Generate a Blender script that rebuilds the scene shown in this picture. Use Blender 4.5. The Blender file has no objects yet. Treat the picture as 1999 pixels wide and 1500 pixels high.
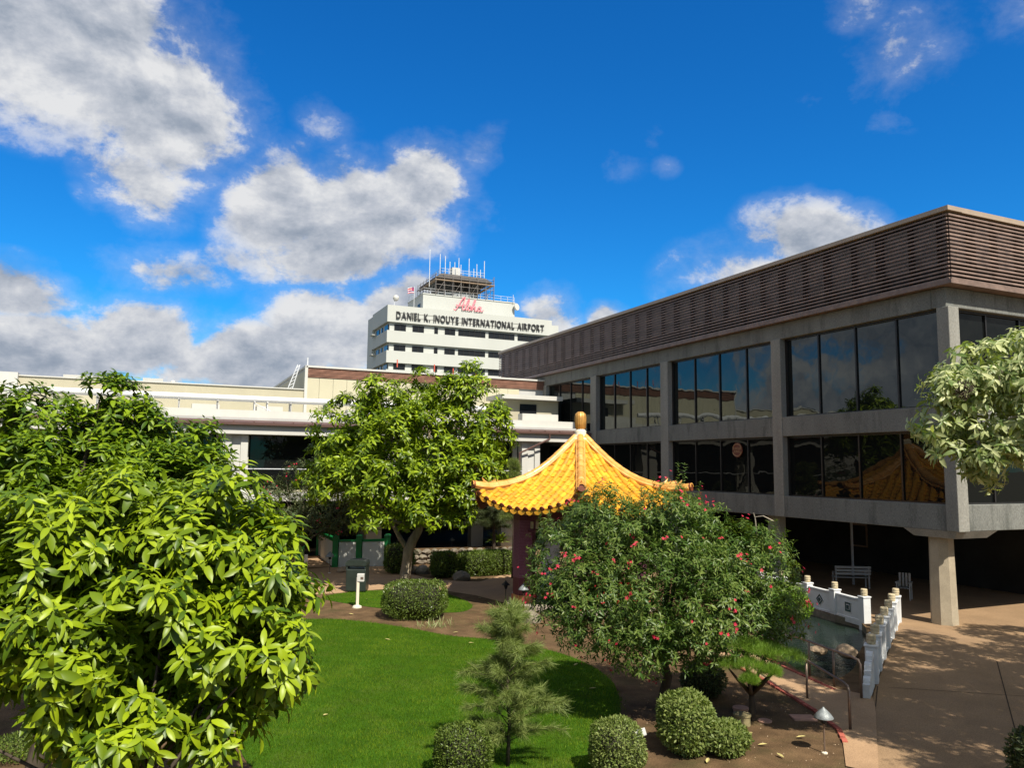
import bpy, bmesh, math, random
import numpy as np
from mathutils import Vector, Matrix, Quaternion, geometry

R = math.radians
rng = np.random.default_rng(7)
random.seed(7)
scene = bpy.context.scene
COL = scene.collection

# ------------------------------------------------------------------ camera
CAM_H = 4.8
FPX = 1500.0
AZ, PITCH, ROLL = R(24.3), R(6.1), R(0.62)
fwd = Vector((math.sin(AZ)*math.cos(PITCH), math.cos(AZ)*math.cos(PITCH), math.sin(PITCH)))
r0 = Vector((math.cos(AZ), -math.sin(AZ), 0))
u0 = r0.cross(fwd)
rgt = r0*math.cos(ROLL) + u0*math.sin(ROLL)
upv = rgt.cross(fwd)
cam_d = bpy.data.cameras.new('camera')
cam_d.sensor_width = 36.0
cam_d.lens = 36.0*FPX/1999.0
cam_d.clip_start = 0.05
cam_d.clip_end = 3000
cam = bpy.data.objects.new('camera', cam_d)
COL.objects.link(cam)
M3 = Matrix((rgt, upv, -fwd)).transposed()
cam.matrix_world = Matrix.Translation((0, 0, CAM_H)) @ M3.to_4x4()
scene.camera = cam

# ------------------------------------------------------------------ light
SUN = Vector((0.08, -1.0, 0)).normalized()*math.cos(R(50)) + Vector((0, 0, math.sin(R(50))))
sun_d = bpy.data.lights.new('sun', 'SUN')
sun_d.energy = 5.0
sun_d.angle = R(0.53)
sun_d.color = (1.0, 0.93, 0.82)
sun = bpy.data.objects.new('sun', sun_d)
sun.rotation_euler = SUN.to_track_quat('Z', 'Y').to_euler()
COL.objects.link(sun)
scene.view_settings.view_transform = 'Standard'
scene.view_settings.look = 'None'
scene.view_settings.exposure = 0.6
scene.view_settings.gamma = 1.0
scene.view_settings.use_curve_mapping = False

# measured helpers: where the line of sight of a measured point meets a real plane
def ray(px, py):
    return fwd + rgt*((px-999.5)/FPX) - upv*((py-750)/FPX)
def G(px, py, z=0.0):
    d = ray(px, py); k = (z-CAM_H)/d.z
    return Vector((d.x*k, d.y*k, z))
def atY(px, py, Y):
    d = ray(px, py); k = Y/d.y
    return Vector((d.x*k, Y, CAM_H+d.z*k))
def dirv(px, py):
    return ray(px, py).normalized()

# ------------------------------------------------------------------ world: sky with clouds
world = bpy.data.worlds.new('World')
scene.world = world
world.use_nodes = True
wt = world.node_tree
wt.nodes.clear()
class NT:
    def __init__(s, t): s.t = t
    def n(s, kind, **kw):
        nd = s.t.nodes.new(kind)
        for k, v in kw.items(): setattr(nd, k, v)
        return nd
    def l(s, a, b): s.t.links.new(a, b)
    def val(s, sock, v):
        if isinstance(v, (int, float, tuple, list)): sock.default_value = v
        else: s.l(v, sock)
    def math(s, op, a, b=0.0, c=None, clamp=False):
        nd = s.n('ShaderNodeMath', operation=op); nd.use_clamp = clamp
        s.val(nd.inputs[0], a); s.val(nd.inputs[1], b)
        if c is not None: s.val(nd.inputs[2], c)
        return nd.outputs[0]
    def dot(s, a, vec):
        nd = s.n('ShaderNodeVectorMath', operation='DOT_PRODUCT'); s.l(a, nd.inputs[0]); nd.inputs[1].default_value = vec
        return nd.outputs['Value']
    def ramp(s, fac, stops):
        nd = s.n('ShaderNodeValToRGB'); el = nd.color_ramp.elements
        while len(el) < len(stops): el.new(0.5)
        for e, (p, c) in zip(el, stops):
            e.position = p; e.color = (c[0], c[1], c[2], 1) if not isinstance(c, float) else (c, c, c, 1)
        s.l(fac, nd.inputs[0]); return nd.outputs[0]
    def mrange(s, v, a, b, c=0.0, d=1.0, smooth=False):
        nd = s.n('ShaderNodeMapRange'); nd.clamp = True
        if smooth: nd.interpolation_type = 'SMOOTHSTEP'
        s.val(nd.inputs[0], v)
        for i, x in enumerate((a, b, c, d)): s.val(nd.inputs[i+1], x)
        return nd.outputs[0]
    def mix(s, f, a, b, mode='MIX'):
        nd = s.n('ShaderNodeMix', data_type='RGBA', blend_type=mode)
        s.val(nd.inputs[0], f)
        for i, x in ((6, a), (7, b)):
            if isinstance(x, (tuple, list)): nd.inputs[i].default_value = (x[0], x[1], x[2], 1)
            else: s.l(x, nd.inputs[i])
        return nd.outputs[2]
    def noise(s, vec, scale, detail=4, rough=0.55, dist=0.0):
        nd = s.n('ShaderNodeTexNoise'); nd.inputs['Scale'].default_value = scale
        nd.inputs['Detail'].default_value = detail; nd.inputs['Roughness'].default_value = rough
        nd.inputs['Distortion'].default_value = dist
        if vec is not None: s.l(vec, nd.inputs['Vector'])
        return nd.outputs[0]

W = NT(wt)
sky = W.n('ShaderNodeTexSky', sky_type='NISHITA')
sky.sun_disc = False
sky.sun_elevation = R(50)
sky.sun_rotation = math.pi - 0.08
sky.air_density = 1.0; sky.dust_density = 0.2; sky.ozone_density = 2.2
tc = W.n('ShaderNodeTexCoord')
D = tc.outputs['Generated']
# noise over the direction of view, stretched so that clouds flatten towards the horizon
sep = W.n('ShaderNodeSeparateXYZ'); W.l(D, sep.inputs[0])
zc = W.math('ADD', W.math('MAXIMUM', sep.outputs[2], 0.0), 0.42)
comb = W.n('ShaderNodeCombineXYZ')
W.l(W.math('DIVIDE', sep.outputs[0], zc), comb.inputs[0])
W.l(W.math('DIVIDE', sep.outputs[1], zc), comb.inputs[1])
W.l(W.math('MULTIPLY', sep.outputs[2], 2.2), comb.inputs[2])
vm = W.n('ShaderNodeVectorMath', operation='MULTIPLY'); W.l(D, vm.inputs[0]); vm.inputs[1].default_value = (1, 1, 1.45)
P = vm.outputs[0]
n1 = W.noise(P, 6.0, 10, 0.60, 0.15)
n2 = W.noise(P, 17.0, 9, 0.66, 0.2)
n3 = W.noise(comb.outputs[0], 1.1, 3, 0.5)
# (px, py, half width, half height, tilt deg, thickness)
blobs = [(110, 70, 330, 200, 20, 1.0), (320, 215, 200, 175, 55, 1.0), (270, 350, 120, 95, 40, .8),
         (560, 410, 150, 125, 10, .95), (700, 415, 215, 115, 5, 1.0), (820, 360, 110, 90, -25, .95), (640, 500, 190, 90, 0, .9),
         (930, 300, 80, 42, -30, .45), (640, 245, 70, 55, 50, .22), (940, 415, 50, 42, 20, .28),
         (30, 570, 150, 75, 10, .75), (330, 535, 140, 62, 8, .55), (470, 505, 90, 45, 0, .45),
         (60, 690, 260, 100, 0, 1.0), (290, 665, 170, 95, 0, 1.0), (480, 705, 260, 95, 0, 1.0), (650, 640, 170, 130, 0, .9),
         (790, 600, 150, 85, 0, .95), (1075, 630, 95, 80, 0, .75), (1180, 620, 52, 42, 0, .9),
         (1610, 480, 165, 95, 15, .95), (1500, 540, 160, 70, 0, .8), (1385, 530, 120, 75, -20, .4),
         (1755, 120, 120, 105, -35, .42), (1675, 15, 80, 60, 50, .36), (1725, 235, 75, 36, -10, .26), (1990, 15, 70, 60, 0, .36),
         (1270, 270, 26, 30, 0, .26), (1300, 325, 30, 24, 0, .28), (1195, 320, 70, 45, 0, .2), (1590, 200, 34, 26, 0, .2),
         (960, 820, 2600, 150, 0, .35)]
shape = None; shadeacc = None
for (px, py, hw, hh, tilt, th) in blobs:
    c = dirv(px, py)
    e1 = (dirv(px+40, py) - c).normalized(); e2 = c.cross(e1).normalized()
    if e2.z < 0: e2 = -e2
    k = ray(px, py).length
    a = R(-tilt)
    ax = (e1*math.cos(a) + e2*math.sin(a)) / (hw/FPX/k); ay = (-e1*math.sin(a) + e2*math.cos(a)) / (hh/FPX/k)
    q1 = W.math('SUBTRACT', W.dot(D, ax), float(ax.dot(c))); q2 = W.math('SUBTRACT', W.dot(D, ay), float(ay.dot(c)))
    r2 = W.math('SQRT', W.math('ADD', W.math('MULTIPLY', q1, q1), W.math('MULTIPLY', q2, q2)))
    front = W.math('GREATER_THAN', W.dot(D, c), 0.2)
    m = W.math('MULTIPLY', W.math('SUBTRACT', 1.25, r2), front)
    m = W.math('MULTIPLY', W.math('MAXIMUM', m, 0.0), th*1.0)
    m = W.math('MINIMUM', m, th)
    shape = m if shape is None else W.math('MAXIMUM', shape, m)
# the rest of the sky keeps scattered clouds of the same kind
back = W.mrange(W.dot(D, fwd), 0.72, 0.35)
rest = W.math('MULTIPLY', W.mrange(n3, 0.30, 0.58), W.math('MULTIPLY', back, 1.0))
shape = W.math('MAXIMUM', shape, rest)
nn = W.math('ADD', W.math('MULTIPLY', W.math('SUBTRACT', n1, 0.5), 1.5), W.math('MULTIPLY', W.math('SUBTRACT', n2, 0.5), 1.1))
dens = W.math('ADD', shape, nn)
lowfade = W.mrange(sep.outputs[2], -0.02, 0.02)
alpha = W.mrange(dens, 0.24, 0.62, smooth=True)
soft = W.mrange(W.math('ADD', shape, W.math('MULTIPLY', nn, 0.8)), 0.04, 0.5, 0.0, 0.32)
alpha = W.math('MULTIPLY', W.math('MAXIMUM', alpha, soft), W.mrange(shape, 0.0, 0.12))
alpha = W.math('MULTIPLY', alpha, W.mrange(shape, 0.1, 0.55, 0.45, 1.0))
# light and body of the cloud: relief from noise taken again a little towards the sun
off = W.n('ShaderNodeVectorMath', operation='ADD'); W.l(P, off.inputs[0]); off.inputs[1].default_value = (0.004, -0.012, 0.030)
n1b = W.noise(off.outputs[0], 6.0, 10, 0.60, 0.15)
n2b = W.noise(off.outputs[0], 17.0, 7, 0.66, 0.2)
relief = W.math('ADD', W.math('MULTIPLY', W.math('SUBTRACT', n1, n1b), 2.4), W.math('MULTIPLY', W.math('SUBTRACT', n2, n2b), .8))
bright = W.math('SUBTRACT', W.math('ADD', 0.75, relief), W.math('MULTIPLY', W.mrange(dens, 0.5, 1.3), 0.30))
low = W.mrange(sep.outputs[2], 0.30, 0.12, 0.0, 0.05)
bright = W.math('SUBTRACT', bright, low)
ccol = W.ramp(bright, [(0.0, (0.25, 0.32, 0.43)), (0.35, (0.40, 0.46, 0.56)), (0.62, (0.62, 0.66, 0.74)), (0.92, (0.92, 0.93, 0.95))])
skyg = W.n('ShaderNodeHueSaturation'); skyg.inputs['Saturation'].default_value = 1.32; skyg.inputs['Value'].default_value = 1.0
W.l(sky.outputs[0], skyg.inputs['Color'])
SKY_STR = 0.075
skyc = W.mix(1.0, skyg.outputs[0], (0.20, 0.98, 1.42), 'MULTIPLY')
cl = W.n('ShaderNodeVectorMath', operation='SCALE'); W.l(ccol, cl.inputs[0]); cl.inputs['Scale'].default_value = 0.56/SKY_STR
final = W.mix(W.math('MULTIPLY', alpha, lowfade), skyc, cl.outputs[0])
bg = W.n('ShaderNodeBackground'); W.l(final, bg.inputs[0]); bg.inputs[1].default_value = SKY_STR
wo = W.n('ShaderNodeOutputWorld'); W.l(bg.outputs[0], wo.inputs[0])
world.cycles.sampling_method = 'MANUAL'; world.cycles.sample_map_resolution = 512

# ------------------------------------------------------------------ materials
MATS = {}
def mat(name, col=(.5, .5, .5), rough=0.7, vary=0.15, scale=4.0, bump=0.0, bscale=30.0, metal=0.0, spec=None, stain=None,
        stretch=(1, 1, 1), per_object=0.0, fine=0.0, coat=0.0):
    if name in MATS: return MATS[name]
    m = bpy.data.materials.new(name); m.use_nodes = True
    T = NT(m.node_tree); b = m.node_tree.nodes['Principled BSDF']
    tc = T.n('ShaderNodeNewGeometry')
    mp = T.n('ShaderNodeMapping'); mp.inputs['Scale'].default_value = stretch
    T.l(tc.outputs['Position'], mp.inputs[0]); P = mp.outputs[0]
    n = T.noise(P, scale, 6, 0.6)
    lo = tuple(c*(1-vary) for c in col); hi = tuple(min(1, c*(1+vary)) for c in col)
    c = T.ramp(n, [(0.3, lo), (0.7, hi)])
    if stain:
        scol, sscale, amt = stain
        s = T.mrange(T.noise(P, sscale, 5, 0.65), 0.5, 0.72, 0, amt)
        c = T.mix(s, c, scol)
    if fine:
        c = T.mix(1.0, c, T.ramp(T.noise(P, 60.0, 2, .5), [(0.3, (1-fine,)*3), (0.7, (1+fine,)*3)]), 'MULTIPLY')
    if per_object:
        oi = T.n('ShaderNodeObjectInfo')
        c = T.mix(1.0, c, T.ramp(oi.outputs['Random'], [(0.0, (1-per_object,)*3), (1.0, (1+per_object*.6,)*3)]), 'MULTIPLY')
    T.l(c, b.inputs['Base Color'])
    b.inputs['Roughness'].default_value = rough; b.inputs['Metallic'].default_value = metal
    b.inputs['Specular IOR Level'].default_value = spec if spec is not None else (.12 if rough >= .85 else .35)
    if coat: b.inputs['Coat Weight'].default_value = coat; b.inputs['Coat Roughness'].default_value = .15
    if bump:
        bp = T.n('ShaderNodeBump'); bp.inputs['Strength'].default_value = bump; bp.inputs['Distance'].default_value = 0.02
        T.l(T.noise(P, bscale, 5, 0.6), bp.inputs['Height']); T.l(bp.outputs[0], b.inputs['Normal'])
    MATS[name] = m
    return m

M_conc = mat('rough grey concrete', (.165, .170, .155), .9, .16, 1.2, .5, 40, stain=((.075, .080, .072), 2.6, .8), stretch=(1, 1, .22), fine=.3)
M_concc = mat('column concrete', (.235, .232, .205), .9, .12, 2.0, .5, 45, stain=((.13, .135, .12), 1.3, .5), stretch=(1, 1, .2), fine=.25)
M_tanconc = mat('warm column concrete', (.33, .28, .20), .9, .15, 2.0, .4, 40, fine=.2)
M_slat = mat('weathered brown slat', (.20, .140, .112), .55, .3, 3.0, .2, 60, per_object=.22)
M_coping = mat('tan coping metal', (.33, .26, .19), .5, .1, 2.0)
M_dark = mat('dark bronze frame', (.018, .017, .016), .35, .2, 5)
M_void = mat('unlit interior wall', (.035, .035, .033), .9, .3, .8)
M_white = mat('white painted plaster', (.50, .495, .45), .7, .05, 1.5, .1, 25, stain=((.5, .49, .44), 1.0, .35), stretch=(1, 1, .4))
M_tower = mat('pale tower paint', (.46, .475, .435), .75, .04, .25, stain=((.52, .53, .49), .3, .35), stretch=(1, 1, .3))
M_cream = mat('cream wall paint', (.41, .38, .27), .8, .06, .8, .1, 20, stain=((.40, .37, .27), .7, .45), stretch=(1, 1, .3))
M_creamp = mat('pale yellow panel', (.47, .44, .31), .7, .04, .8, per_object=.06)
M_roofgrey = mat('roof membrane grey', (.42, .42, .40), .8, .1, .8)
M_brownfas = mat('brown fascia metal', (.10, .055, .045), .45, .15, 2)
M_pipe = mat('white insulated pipe', (.62, .62, .60), .4, .04, 2)
M_soil = mat('brown garden soil', (.112, .070, .036), .95, .45, 1.6, .9, 25, stain=((.06, .06, .022), .9, .6), fine=.35)
M_path = mat('tan path concrete', (.36, .235, .135), .9, .12, 1.2, .3, 60, stain=((.24, .15, .09), .7, .5), fine=.2)
M_plaza = mat('exposed aggregate paving', (.27, .178, .100), .85, .14, .8, .35, 80, stain=((.21, .14, .09), .45, .55), fine=.28)
M_joint = mat('dark paving joint', (.05, .035, .025), .9)
M_brick = mat('red brick edging', (.36, .10, .07), .85, .2, 9, .3, 60, per_object=.25)
M_stone = mat('mossy lava stone', (.20, .17, .13), .95, .35, 5, .8, 14, stain=((.10, .12, .05), 3, .6), per_object=.3)
M_rock = mat('tan boulder', (.34, .25, .16), .9, .25, 6, .7, 12)
M_bark = mat('pale grey bark', (.20, .17, .12), .9, .4, 5, .8, 20, stretch=(1, 1, .3))
M_barkd = mat('dark bark', (.07, .055, .04), .9, .3, 8, .8, 25, stretch=(1, 1, .3))
M_post = mat('cream post paint', (.66, .60, .46), .6, .08, 4)
M_balw = mat('white balustrade paint', (.60, .61, .60), .6, .06, 2, .15, 20, stain=((.45, .45, .42), 2.5, .5))
M_cap = mat('carved sandstone cap', (.50, .42, .27), .9, .2, 12, .9, 45, stain=((.22, .18, .11), 8, .6))
M_tileb = mat('teal glazed tile', (.02, .06, .07), .25, .3, 20)
M_rail = mat('aged bronze handrail', (.22, .16, .12), .4, .2, 6, metal=.5)
M_green = mat('green gloss paint', (.012, .20, .05), .35, .12, 3)
M_gwhite = mat('white garden wall paint', (.66, .67, .60), .7, .04, 2, .1, 20)
M_can = mat('dark green litter bin', (.022, .03, .024), .4, .2, 3)
M_canw = mat('pale bin inside', (.55, .58, .58), .5)
M_lampm = mat('grey lamp metal', (.22, .24, .24), .5, .25, 14, .3, 60, metal=.3)
M_lampk = mat('black lamp metal', (.015, .015, .015), .5)
M_tile = mat('golden glazed tile', (.68, .335, .022), .42, .16, 2.5, .2, 30, stain=((.38, .19, .05), 5.5, .75), per_object=.24, coat=.12)
M_ridge = mat('worn orange ridge tile', (.66, .32, .07), .4, .18, 3, .2, 30, stain=((.60, .47, .25), 3, .6), per_object=.12, coat=.2)
M_disc = mat('brown end disc', (.16, .045, .022), .4, .3, 10, .4, 40)
M_finial = mat('gilded ribbed finial', (.50, .27, .07), .38, .2, 10, .3, 30, metal=.35)
M_finb = mat('cream finial base', (.66, .61, .46), .6, .1, 6)
M_maroon = mat('maroon mosaic', (.11, .022, .035), .4, .2, 30, .5, 40)
M_purp = mat('purple mosaic', (.20, .075, .115), .4, .2, 20)
M_redp = mat('red lacquer', (.42, .02, .03), .35, .1, 4)
M_orangeb = mat('orange column base', (.42, .16, .07), .8, .2, 5)
M_pink = mat('pink neon script', (.72, .22, .26), .5, .1, 1)
M_letter = mat('dark sign letter', (.035, .035, .035), .5, .1, 1)
M_steel = mat('scaffold steel', (.24, .22, .20), .5, .2, 1, metal=.4)
M_plank = mat('scaffold plank', (.30, .22, .15), .8, .2, 1)
M_mast = mat('pale antenna', (.60, .62, .63), .4)
M_cabglass = mat('tower dark glass', (.012, .014, .016), .12, .1, 1)
M_redcone = mat('red pennant', (.55, .10, .06), .7)
M_blue = mat('flag blue', (.03, .05, .22), .7)
M_red = mat('flag red', (.50, .05, .05), .7)
M_flagw = mat('flag white', (.7, .7, .7), .7)
M_terra = mat('pinkish clay disc', (.42, .24, .17), .85, .15, 8)
M_rustlid = mat('greenish brass lid', (.24, .20, .10), .7, .2, 8)
M_ptile = mat('grey canopy sheet', (.45, .45, .44), .6)
M_bench = mat('white bench slat', (.3, .3, .29), .6)
M_twig = mat('pale twig', (.30, .26, .20), .8, .3, 5)
M_petal = mat('red petal', (.44, .016, .045), .5, .35, 10)
M_petalw = mat('white petal', (.75, .72, .6), .5)
M_litter = mat('fallen leaf', (.42, .36, .14), .7, .4, 10, per_object=.3)
M_black = mat('black sign face', (.008, .008, .008), .4)
M_logo = mat('dull red sign disc', (.13, .035, .02), .5)
M_logotext = mat('tan sign lettering', (.36, .22, .11), .5)

def glass_mat(name, refl, tint, rough=0.0, wav=0.0):
    m = bpy.data.materials.new(name); m.use_nodes = True; T = NT(m.node_tree); m.node_tree.nodes.clear()
    o = T.n('ShaderNodeOutputMaterial'); mx = T.n('ShaderNodeMixShader')
    d = T.n('ShaderNodeBsdfDiffuse'); d.inputs[0].default_value = (.006, .007, .007, 1)
    g = T.n('ShaderNodeBsdfGlossy'); g.inputs[0].default_value = (*tint, 1); g.inputs['Roughness'].default_value = rough
    fr = T.n('ShaderNodeLayerWeight'); fr.inputs[0].default_value = 0.35
    f = T.mrange(T.math('POWER', fr.outputs['Facing'], 3.6), 0.0, 1.0, refl, 0.8)
    T.l(f, mx.inputs[0]); T.l(d.outputs[0], mx.inputs[1]); T.l(g.outputs[0], mx.inputs[2]); T.l(mx.outputs[0], o.inputs[0])
    if wav:
        ge = T.n('ShaderNodeNewGeometry'); bp = T.n('ShaderNodeBump'); bp.inputs['Strength'].default_value = wav; bp.inputs['Distance'].default_value = .02
        T.l(T.noise(ge.outputs['Position'], 1.1, 2, .4), bp.inputs['Height']); T.l(bp.outputs[0], g.inputs['Normal'])
    return m
M_glass = glass_mat('tinted reflective glass', .085, (.82, .88, .86), .004, .25)
M_glasslow = glass_mat('smoked lower glass', .020, (.9, .9, .82), .004, .25)
M_water = None

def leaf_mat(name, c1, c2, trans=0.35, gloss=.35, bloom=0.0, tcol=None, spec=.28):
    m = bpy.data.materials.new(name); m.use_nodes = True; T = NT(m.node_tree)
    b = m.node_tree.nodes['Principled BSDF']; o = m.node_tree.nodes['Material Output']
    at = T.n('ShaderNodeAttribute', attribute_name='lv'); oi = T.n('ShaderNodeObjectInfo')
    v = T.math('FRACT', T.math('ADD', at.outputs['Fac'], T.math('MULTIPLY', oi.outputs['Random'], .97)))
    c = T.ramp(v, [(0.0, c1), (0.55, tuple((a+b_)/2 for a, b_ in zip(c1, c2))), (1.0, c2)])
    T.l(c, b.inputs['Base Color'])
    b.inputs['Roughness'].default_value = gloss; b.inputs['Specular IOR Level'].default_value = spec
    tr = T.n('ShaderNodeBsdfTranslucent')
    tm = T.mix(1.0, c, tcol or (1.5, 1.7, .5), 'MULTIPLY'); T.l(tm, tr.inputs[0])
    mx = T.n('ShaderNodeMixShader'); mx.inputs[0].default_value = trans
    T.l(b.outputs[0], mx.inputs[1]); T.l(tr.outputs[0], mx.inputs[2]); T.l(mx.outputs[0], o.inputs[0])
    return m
L_big = leaf_mat('large glossy yellow green leaf', (.045, .095, .004), (.290, .375, .010), .17, .40)
L_mid = leaf_mat('glossy mid green leaf', (.035, .080, .005), (.200, .290, .010), .18, .40)
L_mid2 = leaf_mat('lighter green whorled leaf', (.045, .090, .006), (.27, .36, .014), .22, .38)
L_flower = leaf_mat('small green shrub leaf', (.040, .090, .012), (.160, .210, .045), .25, .38)
L_dusty = leaf_mat('dusty shrub leaf', (.045, .075, .028), (.11, .12, .05), .22, .5)
L_pale = leaf_mat('pale cream green leaf', (.10, .16, .035), (.52, .54, .27), .25, .4)
L_needle = leaf_mat('grey green needle', (.105, .155, .030), (.235, .275, .080), .25, .55, spec=.3)
L_hedge = leaf_mat('clipped hedge leaf', (.055, .095, .012), (.155, .205, .040), .22, .4)
L_jun = leaf_mat('bright juniper tuft', (.09, .18, .012), (.18, .28, .03), .25, .5)
L_fan = leaf_mat('yellow green strap leaf', (.12, .20, .03), (.26, .34, .06), .3, .5)
L_grass = leaf_mat('lawn grass blade', (.045, .120, .003), (.150, .225, .014), .3, .6, spec=.1)

# ------------------------------------------------------------------ mesh helpers
def wm(o): return (wm(o.parent) if o.parent else Matrix()) @ o.matrix_basis
class MB:
    def __init__(s): s.v = []; s.f = []; s.mi = []; s.mats = []; s.smooth = False; s.cur = 0
    def m(s, mt):
        if mt not in s.mats: s.mats.append(mt)
        s.cur = s.mats.index(mt); return s
    def add(s, vs, fs):
        o = len(s.v); s.v += [tuple(v) for v in vs]; s.f += [tuple(i+o for i in f) for f in fs]; s.mi += [s.cur]*len(fs); return s
    def box(s, x0, x1, y0, y1, z0, z1):
        return s.add([(x0, y0, z0), (x1, y0, z0), (x1, y1, z0), (x0, y1, z0), (x0, y0, z1), (x1, y0, z1), (x1, y1, z1), (x0, y1, z1)],
                     [(0, 3, 2, 1), (4, 5, 6, 7), (0, 1, 5, 4), (1, 2, 6, 5), (2, 3, 7, 6), (3, 0, 4, 7)])
    def obox(s, c, ax, ay, hx, hy, z0, z1, taper=1.0):
        c = Vector((c[0], c[1], 0)); ax = Vector((ax[0], ax[1], 0)).normalized(); ay = Vector((ay[0], ay[1], 0)).normalized()
        vs = []
        for z, k in ((z0, 1), (z1, taper)):
            for sx, sy in ((-1, -1), (1, -1), (1, 1), (-1, 1)):
                p = c + ax*hx*sx*k + ay*hy*sy*k; vs.append((p.x, p.y, z))
        return s.add(vs, [(0, 3, 2, 1), (4, 5, 6, 7), (0, 1, 5, 4), (1, 2, 6, 5), (2, 3, 7, 6), (3, 0, 4, 7)])
    def tube(s, pts, rad, n=8, cap=True):
        pts = [Vector(p) for p in pts]
        rads = rad if isinstance(rad, (list, tuple)) else [rad]*len(pts)
        o = len(s.v); up = None
        vs = []; fs = []
        for i, p in enumerate(pts):
            a = pts[max(0, i-1)]; b = pts[min(len(pts)-1, i+1)]; t = (b-a).normalized()
            if up is None:
                up = t.orthogonal().normalized()
            else:
                up = (up - t*up.dot(t)); up = up.normalized() if up.length > 1e-6 else t.orthogonal().normalized()
            w = t.cross(up)
            for k in range(n):
                an = 2*math.pi*k/n; vs.append(p + (up*math.cos(an)+w*math.sin(an))*rads[i])
        for i in range(len(pts)-1):
            for k in range(n):
                k2 = (k+1) % n; fs.append((i*n+k, i*n+k2, (i+1)*n+k2, (i+1)*n+k))
        if cap:
            fs.append(tuple(reversed(range(n)))); fs.append(tuple((len(pts)-1)*n+k for k in range(n)))
        return s.add(vs, fs)
    def lathe(s, c, prof, n=16, rot=0.0, caps=True):
        vs = []; fs = []
        for (r_, z) in prof:
            for k in range(n):
                a = rot+2*math.pi*k/n; vs.append((c[0]+r_*math.cos(a), c[1]+r_*math.sin(a), c[2]+z))
        for i in range(len(prof)-1):
            for k in range(n):
                k2 = (k+1) % n; fs.append((i*n+k, i*n+k2, (i+1)*n+k2, (i+1)*n+k))
        if caps:
            fs.append(tuple(reversed(range(n)))); fs.append(tuple((len(prof)-1)*n+k for k in range(n)))
        return s.add(vs, fs)
    def mesh(s, name, smooth=False):
        me = bpy.data.meshes.new(name); me.from_pydata(s.v, [], s.f)
        for mt in s.mats: me.materials.append(mt)
        if len(s.mats) > 1: me.polygons.foreach_set('material_index', s.mi)
        if smooth: me.polygons.foreach_set('use_smooth', [True]*len(s.f))
        me.update(); return me
    def build(s, name, parent=None, smooth=False, bevel=0.0, loc=None):
        me = s.mesh(name, smooth)
        o = bpy.data.objects.new(name, me); COL.objects.link(o)
        if parent: o.parent = parent; o.matrix_basis = wm(parent).inverted()
        if loc: o.location = loc
        if bevel:
            bv = o.modifiers.new('bevel', 'BEVEL'); bv.width = bevel; bv.segments = 2; bv.limit_method = 'ANGLE'
        return o

def tag(o, label=None, cat=None, group=None, kind=None):
    if label: o['label'] = label
    if cat: o['category'] = cat
    if group: o['group'] = group
    if kind: o['kind'] = kind
    return o
def thing(name, label, cat, loc=(0, 0, 0), rotz=0.0, group=None):
    o = bpy.data.objects.new(name, None); COL.objects.link(o); o.location = loc; o.rotation_euler = (0, 0, rotz)
    o.empty_display_size = .2
    return tag(o, label, cat, group)
def inst(name, me, parent=None, loc=None, M=None):
    o = bpy.data.objects.new(name, me); COL.objects.link(o)
    Mw = M if M is not None else (Matrix.Translation(loc) if loc else Matrix())
    if parent: o.parent = parent; Mw = wm(parent).inverted() @ Mw
    o.matrix_basis = Mw
    return o
def mb(mt): return MB().m(mt)
def copy_tree(src, parent=None):
    c = src.copy(); COL.objects.link(c)
    if parent: c.parent = parent
    for ch in list(src.children): copy_tree(ch, c)
    return c
def sheet(name, pts, z, mt, holes=(), kind='structure', thick=0.0):
    loops = [[Vector((p[0], p[1], 0)) for p in pts]] + [[Vector((p[0], p[1], 0)) for p in h] for h in holes]
    tris = geometry.tessellate_polygon(loops)
    flat = [v for lp in loops for v in lp]
    b = MB().m(mt); b.add([(v.x, v.y, z) for v in flat], [t for t in tris])
    o = b.build(name)
    bm = bmesh.new(); bm.from_mesh(o.data); bmesh.ops.recalc_face_normals(bm, faces=bm.faces)
    for f in bm.faces:
        if f.normal.z < 0: f.normal_flip()
    if thick:
        bm2 = [e for e in bm.edges if e.is_boundary]
        r_ = bmesh.ops.extrude_edge_only(bm, edges=bm2)
        for v in [g for g in r_['geom'] if isinstance(g, bmesh.types.BMVert)]: v.co.z -= thick
    bm.to_mesh(o.data); bm.free()
    if kind: o['kind'] = kind
    return o
def smooth_loop(pts, sub=4):
    out = []; n = len(pts)
    P_ = [Vector((p[0], p[1])) for p in pts]
    for i in range(n):
        a, b, c, d = P_[i-1], P_[i], P_[(i+1) % n], P_[(i+2) % n]
        for k in range(sub):
            t = k/sub
            q = .5*((2*b)+(c-a)*t+(2*a-5*b+4*c-d)*t*t+(-a+3*b-3*c+d)*t**3)
            out.append((q.x, q.y))
    return out

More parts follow.
